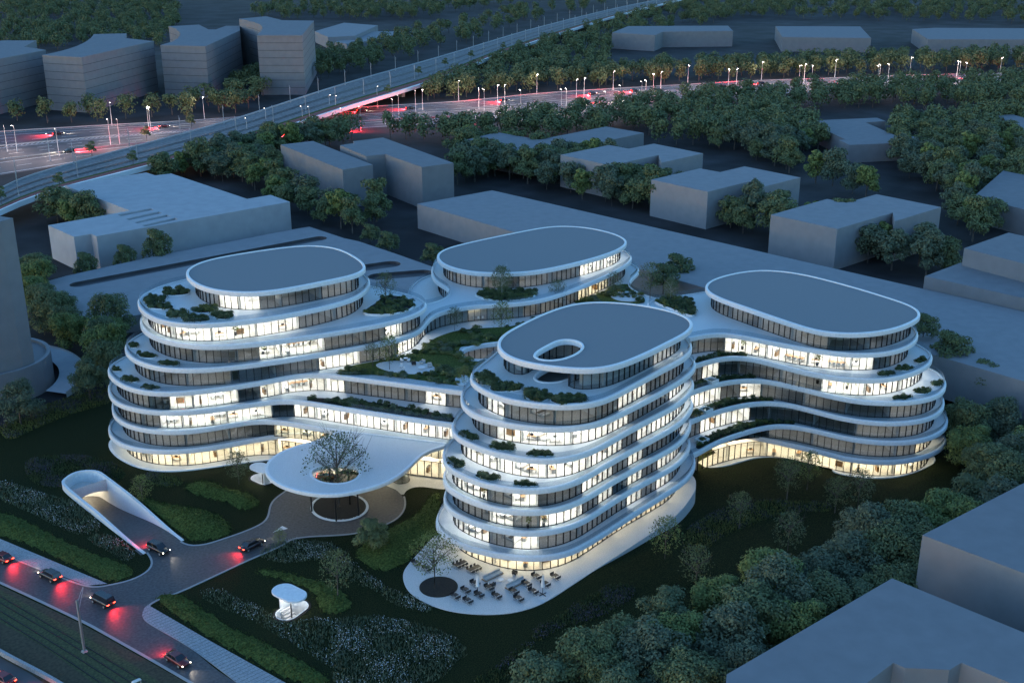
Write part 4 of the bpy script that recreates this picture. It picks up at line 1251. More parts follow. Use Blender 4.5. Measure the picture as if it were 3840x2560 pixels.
TREES = []   # (depth, x, y, z, label, group, near)
def region(poly, spacing, label, group, near=False, maxn=999, seed=1, z=None, margin=2.0):
    r = random.Random(seed)
    x0, x1 = min(p[0] for p in poly), max(p[0] for p in poly)
    y0, y1 = min(p[1] for p in poly), max(p[1] for p in poly)
    got = []
    for _ in range(9000):
        px, py = r.uniform(x0, x1), r.uniform(y0, y1)
        if not inside(px, py, poly):
            continue
        x, y = at(px, py, -4.2 if z is None and near else (z or 0))
        if any((x - g[0]) ** 2 + (y - g[1]) ** 2 < spacing ** 2 for g in got):
            continue
        bad = False
        for K in KEEP_OUT:
            if inside(x, y, K) or any(inside(x + dx, y + dy, K) for dx, dy in ((margin, 0), (-margin, 0), (0, margin), (0, -margin))):
                bad = True
                break
        if bad:
            continue
        got.append((x, y))
        if len(got) >= maxn:
            break
    got.sort(key=lambda q: proj(q[0], q[1], 0)[0])
    for k, (x, y) in enumerate(got):
        TREES.append((proj(x, y, 0)[2], x, y, ground_z(x, y), (k + 1, label), group, near))

region([(1960, 2860), (2130, 2700), (2330, 2570), (2560, 2450), (2760, 2370), (3010, 2280), (3207, 2160), (3310, 2080), (3390, 2030), (3510, 1960), (3640, 1890), (3900, 1760), (3900, 2100), (3500, 2300), (3420, 2340), (3000, 2580), (2640, 2830)], 6.6, 'tree in the lower right belt', 'trees of the belt along the lower right corner', True, 60, 3, margin=3.2)
region([(3600, 1690), (3720, 1620), (3900, 1560), (3900, 1790), (3640, 1850)], 6.5, 'tree right of the right wing', 'trees right of the right wing', True, 16, 5)
region([(3640, 1400), (3900, 1450), (3900, 1380), (3780, 1350)], 7, 'tree between shed and right edge', 'trees between shed and right edge', False, 6, 6)
region([(100, 1050), (250, 1120), (440, 1230), (400, 1430), (330, 1520), (250, 1500), (160, 1390), (190, 1280), (130, 1180)], 6.2, 'tree between round building and left wing', 'trees left of the left wing', True, 26, 8, z=0, margin=2.2)
region([(-60, 1420), (70, 1440), (210, 1500), (160, 1570), (40, 1600), (-60, 1610)], 6, 'tree in front of the round building', 'trees in front of the round building', True, 8, 9, z=0)
region([(200, 820), (330, 800), (430, 850), (330, 880), (230, 860)], 6.5, 'tree at the end of the pale hall', 'trees at the end of the pale hall', False, 6, 10)
region([(570, 700), (850, 590), (1040, 555), (1010, 640), (1040, 700), (1090, 760), (980, 730), (900, 690), (700, 660)], 6.8, 'tree between viaduct and joined blocks', 'trees between viaduct and joined blocks', False, 40, 11)
region([(1010, 760), (1200, 800), (1400, 820), (1440, 850), (1330, 880), (1180, 830), (1030, 800)], 7.5, 'tree in front of the joined blocks', 'trees in front of the joined blocks', False, 12, 12)
region([(1700, 705), (1850, 672), (2430, 805), (3000, 935), (3500, 1052), (3570, 1020), (3500, 950), (3100, 885), (2880, 850), (2640, 780), (2400, 720), (2250, 660), (2050, 620), (1760, 620)], 7.2, 'tree between long shed and notched blocks', 'trees behind the long shed', False, 110, 13)
region([(1715, 690), (1715, 575), (1780, 555), (1985, 590), (2100, 610), (2290, 650), (2430, 705), (2400, 760), (2100, 700), (1850, 665)], 7, 'tree right of the joined grey blocks', 'trees right of the joined blocks', False, 44, 14)
region([(2450, 545), (2650, 500), (2900, 430), (3000, 480), (3130, 560), (2980, 590), (2960, 650), (3200, 720), (3320, 770), (3060, 690), (2720, 560)], 7.2, 'tree among the notched blocks', 'trees among the notched blocks', False, 70, 15)
region([(3350, 490), (3840, 450), (3900, 800), (3620, 920), (3540, 740), (3350, 640)], 7.4, 'tree in the right edge grove', 'trees of the right edge grove', False, 90, 16)
region([(600, 690), (900, 575), (1200, 535), (1300, 520), (1700, 505), (2000, 475), (2300, 440), (2450, 405), (2700, 385), (3100, 355), (3500, 335), (3900, 320), (3900, 420), (3500, 420), (3100, 410), (2900, 430), (2600, 500), (2420, 510), (2100, 530), (1700, 545), (1440, 520)], 7.6, 'tree on the near side of the motorway', 'trees on the near side of the motorway', False, 190, 17)
region([(1440, 398), (1741, 372), (2048, 342), (2560, 312), (3000, 292), (3410, 276), (3900, 262), (3900, 225), (3000, 250), (2560, 270), (2300, 280), (2000, 280), (1700, 320)], 8, 'tree on the far side of the motorway', 'trees on the far side of the motorway', False, 170, 18)
region([(680, 470), (900, 400), (1300, 285), (1700, 180), (2000, 90), (2300, 22), (2200, 0), (1900, 60), (1500, 150), (1200, 230), (900, 320), (760, 400)], 8.5, 'tree beyond the viaduct', 'trees beyond the viaduct', False, 110, 19)
region([(1720, 300), (1950, 200), (2330, 80), (2600, 25), (2900, 55), (2500, 130), (2260, 200), (2300, 260), (1900, 290), (1700, 360)], 8.5, 'tree between viaduct and motorway', 'trees between viaduct and motorway', False, 120, 20)
row = [(120, 827), (325, 842), (490, 838), (612, 787), (668, 832), (862, 812), (1040, 802), (1178, 787), (1335, 747), (1500, 772), (1612, 777), (1700, 747), (1290, 760)]
row.sort()
for k, q in enumerate(row):
    x, y = at(*z1(*q))
    TREES.append((proj(x, y, 0)[2], x, y, 0, (k + 1, 'tree in the row before the towers'), 'trees in front of the towers', False))
wood_far = []
region_hold = TREES
TREES = []
region([(-100, 190), (-50, 5), (650, 5), (680, 90), (600, 190), (480, 170), (200, 190), (100, 190)], 10, '', '', False, 260, 21)
region([(900, 75), (1050, 30), (1500, 30), (1800, 10), (2100, 0), (1500, 85)], 12, '', '', False, 110, 22)
region([(2480, 60), (3900, 95), (3900, 10), (2600, 10)], 13, '', '', False, 190, 23)
wood_far, TREES = TREES, region_hold
TREES.sort(key=lambda t: t[0])
LIMIT = 290
ONES = ('', 'first', 'second', 'third', 'fourth', 'fifth', 'sixth', 'seventh', 'eighth', 'ninth', 'tenth', 'eleventh', 'twelfth', 'thirteenth', 'fourteenth', 'fifteenth', 'sixteenth', 'seventeenth', 'eighteenth', 'nineteenth')
def nth(n):
    if n < 20: return ONES[n]
    if n > 99: return 'hundredth'
    t = ('', '', 'twent', 'thirt', 'fort', 'fift', 'sixt', 'sevent', 'eight', 'ninet')[n // 10]
    return t + 'ieth' if n % 10 == 0 else t + 'y-' + ONES[n % 10]
HUE = {'leaf1': 'mid green', 'leaf2': 'blue green', 'leaf3': 'yellow green', 'leaf6': 'pale green'}
MIN_DEP = 0
rt = random.Random(5)
near_used = 0
for k, (dep, x, y, z, lab, grp, near) in enumerate(TREES[:LIMIT]):
    src = NEAR if near else WOOD
    v = rt.randrange(len(src))
    hue = HUE[[q for q in HUE if M[q] == src[v][0].materials[0]][0]]
    t = thing('broadleaf_tree', '%s %s, %s from the left' % (hue, lab[1], nth(lab[0])), 'tree', (x, y, z), rt.uniform(0, 6.28), grp)
    link('trunk', src[v][1], t)
    link('crown', src[v][0], t)
    s = rt.uniform(.82, 1.12) * (1.0 if near else 1.28)
    t.scale = (s * rt.uniform(.93, 1.07), s * rt.uniform(.93, 1.07), s * rt.uniform(.88, 1.1))
# the rest of the woods, one mass
mb = MB()
for k, (dep, x, y, z, *_r) in enumerate(TREES[LIMIT:] + wood_far):
    r = random.Random(900 + k)
    R, H = r.uniform(5.0, 6.8), r.uniform(9, 12)
    mb.tube([(x, y, 0), (x, y, 4)], [.3, .2], 4, 1, False)
    cl = [(Vector((x + r.uniform(-.5, .5) * R, y + r.uniform(-.5, .5) * R, 3 + H * r.uniform(.15, .75))), R * r.uniform(.4, .6)) for _ in range(7)]
    for c, rad in cl:
        for _ in range(70):
            u = rnd_unit(r)
            if u.z < 0 and r.random() < .5: u.z = -u.z
            leaf_quad(mb, c + u * rad * r.uniform(.75, 1.1), (u + Vector((0, 0, .5)) + rnd_unit(r) * .7).normalized(), .72, r, 0)
stuff(mb.obj('distant_wood', [M['leaf1'], M['bark']]))

# ---- single trees of the gardens
def airy(seed, R, H, n, m='leaf6', size=.16, trunk='bark', tw=5, limbs=10, r0=.13, base=None):
    base = H * .25 if base is None else base
    r = random.Random(seed)
    mb = MB()
    for _ in range(n):
        h = base + (H - base) * r.random() ** .8
        f = (h - base) / (H - base)
        env = R * math.sin(math.pi * min(.98, .12 + .82 * f)) ** .7
        a, d = r.uniform(0, 6.283), env * math.sqrt(r.random())
        c = Vector((d * math.cos(a), d * math.sin(a), h))
        for _k in range(3):
            leaf_quad(mb, c + rnd_unit(r) * .35, (rnd_unit(r) + Vector((0, 0, .5))).normalized(), size, r)
    return mb.me('crown', [M[m]]), trunk_mesh('trunk', M[trunk], seed + 1, H * .86, r0, limbs, R * .85, H * .93, tw)

def single(name, label, px, z, cm, scale=1.0, cat='tree', group=None, rz=0):
    x, y = at(*px, z)
    t = thing(name, label, cat, (x, y, z), rz, group)
    link('trunk', cm[1], t)
    link('crown', cm[0], t)
    t.scale = (scale,) * 3
    return t
bigA = airy(300, 5.2, 11.5, 620, 'leaf6', .17, 'bark', 9, 14, .2, 3.6)
single('canopy_tree', 'large open branched tree growing up through the hole in the entrance canopy', zk(1035, 880), .1, bigA, 1.3)
terrA = airy(310, 4.0, 9.0, 430, 'leaf3', .16, 'bark', 8, 12, .16, 3.2)
single('terrace_tree', 'sparse tree rising from the round bed on the cafe terrace', (1630, 2205), .15, terrA, 1.12)
birch = airy(320, 2.6, 7.6, 620, 'leaf6', .15, 'birch', 5, 10, .10, 1.6)
single('birch_tree', 'pale birch in the oval bed on the terrace of the back wing', z5(1098, 465), Z[5], birch)
single('birch_tree', 'small pale birch in the bed on the terrace beside the roof of the right wing', z5(2250, 490), Z[5], birch, .72)
ga = [airy(330 + 7 * k, 2.7, 7.4, 300, mm, .15, 'bark', 6, 10, .10) for k, mm in enumerate(('leaf3', 'leaf6', 'leaf1'))]
single('young_tree', 'slender open tree in the bed at the end of the left wing terrace', z5(305, 515), Z[6], ga[1], .98)
single('young_tree', 'thin tree over the furnished patio of the raised garden', z5(330, 960), Z[4], ga[0], 1.0)
single('young_tree', 'thin tree left of the furnished patio beside the glass', z5(215, 940), Z[4], ga[2], .7)
single('young_tree', 'thin tree in front of the back wing glass, left of centre', z5(775, 690), Z[4], ga[1], .74)
single('young_tree', 'open tree in the garden against the dark meeting rooms of the back wing', z5(1095, 720), Z[4], ga[0], 1.05)
single('young_tree', 'open tree just behind the far edge of the front wing roof', z5(1480, 540), Z[4], ga[2], .95)
single('young_tree', 'thin tree beside the white round patio behind the front wing', z5(1860, 460), Z[4], ga[1], .85)
single('young_tree', 'open leafy tree on the right of the white round patio behind the front wing', z5(2110, 470), Z[4], ga[2], 1.2)
single('young_tree', 'thin tree at the garden edge next to the front wing balcony', z5(840, 1080), Z[4], ga[0], .6)
single('young_tree', 'small tree on the lawn before the left wing glass, left of the canopy', zl(1635, 210), 0, ga[1], .95)
single('young_tree', 'bare branched tree on the meadow right of the ramp wall', zl(978, 352), 0, ga[0], .85)
single('young_tree', 'thin tree on the dark lawn right of the small stair pavilion', zl(2310, 980), 0, ga[2], 1.15)
single('young_tree', 'tiny sparse tree on the kerb next to the painted arrow', zl(1915, 640), 0, ga[0], .5)
single('young_tree', 'slim tree in front of the curving glass of the right wing, the tallest there', zr(850, 235), -3.9, ga[0], 1.1)
single('young_tree', 'leafy young tree on the sloping lawn below the curving balcony', zr(712, 300), -3.4, ga[2], 1.15)
single('young_tree', 'young tree before the glowing ground floor of the right wing', zr(1195, 380), -4.3, ga[1], 1.15)
single('young_tree', 'dark young tree on the slope between the two in front of the right wing', zr(1040, 400), -4.2, ga[2], 1.0)
single('young_tree', 'conical young tree standing alone on the dark slope', zr(715, 690), -3.6, ga[1], 1.15)
single('young_tree', 'young tree at the lavender strip below the long facade of the front wing', zr(385, 510), -2.8, ga[2], 1.0)
single('young_tree', 'thin tree beside the long plinth of the front wing', zc(2210, 740), -1.4, ga[0], 1.2)
single('young_tree', 'thin leafy tree at the lower lawn, nearest the belt of trees', zr(85, 950), -3.2, ga[2], 1.2)
bush = (crown_mesh('crown', M['leaf1'], 410, 2.9, 4.4, 1.0, 20, 4200, .17), trunk_mesh('trunk', M['bark'], 411, 3, .12, 6, 1.5, 4))
single('round_tree', 'dense round dark tree beside the turning circle', zc(205, 655), 0, bush, 1.08)
for lab, px_, s in (('leftmost', (329, 1012), 1.1), ('middle one', (477, 982), 1.1), ('rightmost', (601, 956), 1.45)):
    x, y = at(*px_, PZ)
    t = thing('round_tree', lab + ' of three trees against the front wall of the pale hall', 'tree', (x + 1.0, y + 3.6, 0))
    link('trunk', bush[1], t); link('crown', bush[0], t); t.scale = (s * 1.15, s * 1.15, s * 1.5)
for lab, q, z, s in (('lone tree in the gap between shed and parking deck', z5(625, 250), 0, 1.35), ('left one of the pair of trees at the corner of the parking deck', z5(200, 95), 0, 1.2), ('right one of the pair of trees at the corner of the parking deck', z5(320, 165), 0, 1.35),
                     ('bushy tree between the shed and the back terrace garden, nearer one', z5(2200, 430), 6, 1.5), ('bushy tree between the shed and the back terrace garden, farther one', z5(2290, 380), 4, 1.7),
                     ('tree rising behind the right tip of the right wing roof', z6(1640, 760), 8, 1.25), ('tree behind the planted terraces of the right wing, against the shed', z6(1800, 980), 3, 1.9), ('tree in front of the shed wall at the right edge', z6(2050, 1150), 0, 1.7)):
    single('round_tree', lab, q, z, bush, s)
small = (crown_mesh('crown', M['leaf1'], 430, 2.0, 4.4, 1.2, 12, 900, .26), trunk_mesh('trunk', M['bark'], 431, 3, .09, 4, 1.0, 4))
for lab, q, z in (('small tree on the motorway verge just left of the viaduct', z1(1310, 880), 0), ('small tree on the motorway island left of the viaduct, second one', z1(1003, 965), 0), ('larger small tree on the motorway island nearest the warm lamps', z1(630, 1075), 0),
                  ('small tree on the near edge of the viaduct above the pale hall', z1(912, 1135), VZ), ('small tree on the near edge of the viaduct left of the pale hall', z1(410, 1293), VZ), ('small tree at the left edge beside the viaduct', z1(12, 1395), VZ),
                  ('small tree on the viaduct strip right of the crossing, first one', z2(318, 660), VZ - 1), ('small tree on the viaduct strip right of the crossing, second one', z2(530, 527), VZ), ('small tree on the viaduct strip right of the crossing, third one', z2(710, 465), VZ), ('small tree on the viaduct strip, fourth beyond the crossing', z2(888, 410), VZ), ('small tree on the viaduct strip, fifth and farthest', z2(1108, 350), VZ)):
    t = single('street_tree', lab, q, z, small, 1.15 if z else 1.3)

# ---- shrubs and beds on the terraces
def shrub_mesh(seed, m, n=330, size=.13):
    r = random.Random(seed)
    mb = MB()
    for _ in range(5):
        c = Vector((r.uniform(-.35, .35), r.uniform(-.35, .35), r.uniform(.15, .45)))
        rad = r.uniform(.4, .6)
        for _k in range(n // 5):
            u = rnd_unit(r)
            if u.z < -.2: u.z = -u.z
            leaf_quad(mb, c + u * rad * r.uniform(.75, 1.12), (u + Vector((0, 0, .6)) + rnd_unit(r) * .7).normalized(), size, r)
    return mb.me('shrub', [m])
SHR = [shrub_mesh(500 + k, M[mk]) for k, mk in enumerate(('leaf4', 'leaf4', 'leaf1', 'leaf5', 'leaf4', 'leaf2'))]

def bed(label, pxs, z, shrubs=7, size=1.0, group=None, world=None, rim='panel', h=.22, mix=(0, 1, 2, 4), name='planter', fixed=True):
    pts = world or ats(pxs, z)
    p = smooth(pts, .5, 3)
    c = (sum(q[0] for q in p) / len(p), sum(q[1] for q in p) / len(p))
    r = thing(name, label, 'planter', (*c, z), group=group)
    q = [(a - c[0], b - c[1]) for a, b in p]
    i1 = inset(q, .18)
    mb = MB()
    ribbon(mb, q, 0, h); ribbon(mb, q, h, h, i1); ribbon(mb, list(reversed(i1)), .05, h)
    mb.obj('rim', M[rim], r)
    mb = MB(); fill(mb, [i1], h * .6); mb.obj('soil', M['soil'], r)
    rr = random.Random(len(label) * 7 + int(c[0] * 10))
    xs_, ys_ = [a for a, b in i1], [b for a, b in i1]
    got = []
    for _ in range(600):
        x, y = rr.uniform(min(xs_), max(xs_)), rr.uniform(min(ys_), max(ys_))
        if not inside(x, y, i1) or any((x - g[0]) ** 2 + (y - g[1]) ** 2 < (.62 * size) ** 2 for g in got):
            continue
        got.append((x, y))
        s = size * rr.uniform(.55, .95)
        o = link('shrub', SHR[rr.choice(mix)], r, (x, y, h * .4), rr.uniform(0, 6.28))
        o.scale = (s, s, s * rr.uniform(.75, 1.25))
        if len(got) >= shrubs:
            break
    return r
Zt = lambda f, l: [f(*q) for q in l]
ordn = ('leftmost', 'second from the left', 'third from the left', 'rightmost', 'fifth', 'sixth', 'seventh')
for k, l in enumerate(([(905, 1030), (925, 995), (990, 990), (1060, 1012), (1085, 1035), (1060, 1060), (985, 1070), (930, 1065)], [(1005, 1095), (1040, 1065), (1120, 1055), (1240, 1085), (1225, 1105), (1130, 1115), (1040, 1115)], [(1255, 1120), (1290, 1095), (1350, 1105), (1440, 1135), (1425, 1160), (1380, 1182), (1310, 1180), (1270, 1160)], [(1420, 1170), (1470, 1145), (1560, 1135), (1660, 1150), (1672, 1180), (1600, 1195), (1500, 1198), (1440, 1190)])):
    bed(ordn[k] + ' of four shrub planters on the top terrace of the front wing', Zt(z5, l), Z[7], 22, 1.25)
for k, l in enumerate(([(800, 1385), (850, 1388), (945, 1425), (935, 1445), (880, 1447), (820, 1420)], [(1005, 1480), (1050, 1462), (1130, 1462), (1195, 1490), (1180, 1515), (1080, 1515), (1010, 1495)], [(1262, 1535), (1290, 1520), (1350, 1520), (1470, 1545), (1450, 1555), (1350, 1557), (1280, 1550)])):
    bed(('left', 'middle', 'right')[k] + ' one of three planters on the upper stepped balcony of the front wing', Zt(z5, l), Z[5], 14, 1.0)
for k, l in enumerate(([(718, 48), (740, 35), (800, 55), (850, 80), (845, 105), (790, 108), (740, 80)], [(900, 150), (930, 138), (1000, 142), (1085, 175), (1070, 190), (990, 190), (920, 170)], [(1165, 205), (1190, 190), (1250, 197), (1368, 222), (1350, 230), (1240, 230), (1180, 222)])):
    bed(('left', 'middle', 'right')[k] + ' one of three planters on the lower stepped balcony of the front wing', Zt(zc, l), Z[4], 14, 1.0)
z4f = lambda x, y: (x * .5484, 860 + y * .5484)
for k, l in enumerate(([(1102, 432), (1130, 415), (1230, 412), (1298, 428), (1280, 450), (1180, 458), (1120, 450)], [(980, 490), (1010, 465), (1090, 460), (1142, 470), (1130, 490), (1050, 505), (990, 505)], [(993, 525), (1040, 505), (1130, 508), (1197, 530), (1170, 548), (1080, 550), (1010, 540)], [(1127, 595), (1150, 570), (1230, 562), (1302, 578), (1290, 600), (1200, 610), (1140, 608)], [(1305, 555), (1350, 535), (1430, 530), (1508, 543), (1480, 565), (1400, 578), (1330, 572)], [(1235, 625), (1260, 605), (1340, 600), (1442, 617), (1420, 635), (1330, 637), (1260, 635)], [(1445, 590), (1480, 575), (1550, 568), (1607, 583), (1590, 610), (1540, 622), (1480, 615)])):
    bed(('farthest', 'leftmost, upper', 'leftmost, lower', 'front left', 'olive coloured middle', 'front middle', 'rightmost')[k] + ' shrub planter on the top terrace of the left wing', Zt(z4f, l), Z[7], 16, 1.2, mix=(3, 3, 5, 0) if k in (4,) else (0, 1, 2, 4))
for nm, zz, ls in (('upper', Z[5], ([(877, 800), (890, 776), (920, 775), (948, 805), (930, 815), (890, 815)], [(938, 860), (960, 847), (1020, 850), (1073, 867), (1060, 885), (990, 885), (950, 875)], [(1077, 920), (1100, 907), (1160, 910), (1230, 930), (1210, 938), (1130, 935)])),
                   ('lower', Z[4], ([(765, 962), (780, 938), (800, 936), (836, 965), (820, 976), (780, 976)], [(822, 1022), (850, 1006), (900, 1006), (950, 1032), (935, 1048), (870, 1045)], [(953, 1085), (980, 1072), (1040, 1080), (1110, 1095), (1090, 1100), (1000, 1097)]))):
    for k, l in enumerate(ls):
        bed(('back', 'middle', 'front')[k] + ' one of three planters on the %s rounded balcony of the left wing' % nm, Zt(z4f, l), zz, 12, 1.0)
for nm, zz, ls in (('upper', Z[4], ([(1310, 1000), (1360, 982), (1420, 972), (1455, 985), (1440, 1000), (1350, 1005)], [(1450, 962), (1480, 940), (1550, 938), (1592, 948), (1560, 968), (1480, 970)], [(1585, 908), (1610, 888), (1650, 875), (1668, 893), (1650, 915), (1600, 920)])),
                   ('lower', Z[3], ([(1425, 1165), (1470, 1147), (1540, 1136), (1577, 1147), (1560, 1160), (1470, 1170)], [(1570, 1112), (1610, 1098), (1680, 1090), (1710, 1107), (1670, 1128), (1600, 1130)], [(1702, 1062), (1730, 1042), (1770, 1042), (1778, 1062), (1750, 1078), (1710, 1075)]))):
    for k, l in enumerate(ls):
        bed(('front', 'middle', 'back')[k] + ' one of three planters on the %s rounded balcony of the right wing' % nm, Zt(z6, l), zz, 12, 1.0)
bed('three sided raised bed of low shrubs at the end of the left wing terrace', None, Z[6], 60, 1.2, world=[(136.1, 197.2), (137.9, 199.2), (142.2, 201.3), (145.9, 204.0), (147.5, 203.6), (148.6, 201.9), (148.8, 197.8), (147.6, 194.6), (145.6, 192.8), (142.7, 192.2), (139.7, 193.0), (136.9, 195.0)], h=.5, mix=(0, 1, 3, 3, 2))
bed('oval raised bed with the birch on the back wing terrace', None, Z[5], 70, 1.3, world=[(170.5, 201.0), (173.2, 202.3), (175.5, 201.7), (180.4, 197.3), (182.6, 194.3), (181.2, 191.4), (179.0, 190.3), (175.6, 190.6), (171.8, 192.8), (169.9, 196.6)], h=.5, mix=(0, 1, 2, 3))
bed('irregular planted bed on the terrace left of the right wing roof', None, Z[5], 60, 1.3, world=[(197.4, 168.7), (200.2, 169.3), (202.6, 168.7), (204.9, 166.6), (205.7, 165.3), (204.6, 163.3), (201.5, 160.7), (198.6, 157.6), (196.8, 156.6), (195.9, 158)], h=.5, mix=(0, 1, 2, 3))
def strip(label, outline, z, test, w0, w1, n, size=1.05, mix=(0, 1, 3, 4, 2)):
    e = run(outline, test)
    a = [(p[0] + q[0] * w0, p[1] + q[1] * w0) for p, q in zip(e, normals(e, False))]
    k = len(e)
    b = [(p[0] + q[0] * (w0 + (w1 - w0) * math.sin(math.pi * min(1, max(.0, (i + 1) / (k + 1)))) ** .5), p[1] + q[1] * (w0 + (w1 - w0) * math.sin(math.pi * min(1, max(.0, (i + 1) / (k + 1)))) ** .5)) for i, (p, q) in enumerate(zip(e, normals(e, False)))]
    pts = resample(a, 1.5, False) + list(reversed(resample(b, 1.5, False)))
    return bed(label, None, z, n, size, world=pts, h=.14, rim='soil', mix=mix, name='planting_strip')
strip('planted strip on the lowest inner balcony of the right wing', R1, Z[1], lambda x, y: 172 < x < 196 and 127 < y < 135, .8, 3.6, 80)
strip('planted strip on the second inner balcony of the right wing', R2, Z[2], lambda x, y: 175 < x < 195 and 131.5 < y < 140, .8, 3.2, 70)
strip('planted strip on the third inner balcony of the right wing', R3, Z[3], lambda x, y: 179 < x < 194 and 135.5 < y < 142, .8, 3.0, 56)
strip('planted strip on the fourth inner balcony of the right wing', GARDEN, Z[4], lambda x, y: 183 < x < 194 and 139 < y < 145, .8, 2.6, 40)
strip('long planted roof strip on the link between left and front wings', LK[3], Z[3], lambda x, y: 116 < x < 133 and 159 < y < 192, .8, 4.6, 120, 1.25, (0, 1, 2, 4, 5))
for k, (cc, zz) in enumerate(((z6(195, 1050), Z[3]), (z6(155, 1250), Z[2]), (z6(130, 1455), Z[1]))):
    c = at(*cc, zz)
    sk = thing('skylight_box', ('upper', 'middle', 'lower')[k] + ' square white framed roof light in the planted strips of the right wing', 'skylight', (*c, zz))
    mb = MB()
    for dx, dy, lx, ly in ((0, 1, 2.3, .22), (0, -1, 2.3, .22), (1.04, 0, .22, 1.8), (-1.04, 0, .22, 1.8)):
        mb.box((dx, dy, .55), (lx, ly, .7))
    mb.obj('frame', M['panel'], sk)
    mb = MB(); mb.box((0, 0, .5), (1.9, 1.8, .04)); mb.obj('glazing', M['clear'], sk)

# ---- raised garden
TURF = smooth(ats(Zt(z5, [(-60, 985), (0, 975), (60, 935), (220, 905), (420, 870), (560, 815), (620, 755), (760, 700), (900, 680), (1100, 668), (1220, 650), (1420, 575), (1560, 520), (1600, 560), (1300, 700), (1070, 765), (900, 800), (815, 800), (812, 870), (900, 905), (1000, 905), (880, 1000), (845, 1070), (600, 1040), (300, 1000), (60, 995)]), Z[4]), .8, 3)
structure(sheet('garden_turf', TURF, Z[4] + .06, M['mound']))
TURF2 = smooth(ats(Zt(z5, [(1580, 505), (1660, 480), (1760, 440), (1880, 385), (1960, 372), (1990, 400), (2010, 440), (2060, 455), (2075, 500), (1990, 510), (1700, 510)]), Z[4]), .8, 3)
structure(sheet('garden_turf', TURF2, Z[4] + .06, M['mound']))
def patio(label, l, z):
    p = smooth(ats(Zt(z5, l), z), .5, 3)
    mb = MB(); fill(mb, [p], z + .14); ribbon(mb, p, z, z + .14)
    return tag(mb.obj('patio', M['deck']), label, 'patio')
PAT1 = [(235, 935), (260, 915), (380, 900), (500, 905), (600, 925), (645, 955), (620, 980), (500, 992), (400, 985), (300, 965)]
patio('pale kidney shaped patio with lounge chairs in the raised garden', PAT1, Z[4])
patio('plain pale oval patio in the garden behind the front wing', [(1840, 460), (1870, 435), (1950, 425), (2040, 445), (2060, 475), (2000, 495), (1900, 490)], Z[4])
patio('small pale patio at the garden edge beside the front wing balcony', [(775, 1030), (790, 1005), (830, 995), (870, 1010), (860, 1060), (830, 1075), (790, 1060)], Z[4])
P1w, holes_ = smooth(ats(Zt(z5, PAT1), Z[4]), .8, 2), None
rg = random.Random(77)
gmix = [SHR[k] for k in (0, 1, 3, 3, 5, 2, 3)]
GS = []
for T_, n_, lab in ((TURF, 150, 'mounded garden shrub in the raised garden between the wings'), (TURF2, 34, 'mounded garden shrub in the garden pocket behind the front wing')):
    xs_, ys_ = [a for a, b in T_], [b for a, b in T_]
    got = []
    for _ in range(4000):
        x, y = rg.uniform(min(xs_), max(xs_)), rg.uniform(min(ys_), max(ys_))
        if not inside(x, y, T_) or inside(x, y, P1w) or inside(x, y, PIT) or any((x - g[0]) ** 2 + (y - g[1]) ** 2 < 1.3 ** 2 for g in got):
            continue
        d_ = math.sin(x * .55 + 1) + math.sin(y * .42 + x * .2)
        if d_ < -.3:
            continue
        got.append((x, y))
        me_ = rg.choice(gmix)
        s = rg.uniform(.7, 1.5)
        sz_ = s * rg.uniform(.5, .85)
        a_ = rg.uniform(0, 6.28)
        GS.append((me_, Matrix.Translation((x, y, Z[4] + .02)) @ Matrix.Rotation(a_, 4, 'Z') @ Matrix.Diagonal((s, s, sz_, 1))))
        if len(got) >= n_:
            break

gm = {}
for me_, mx in GS:
    mb = gm.setdefault(me_.materials[0].name, (MB(), me_.materials[0]))[0]
    mb.add([mx @ v.co for v in me_.vertices], [tuple(p.vertices) for p in me_.polygons])
for mb, m_ in gm.values():
    stuff(mb.obj('garden_planting', m_))

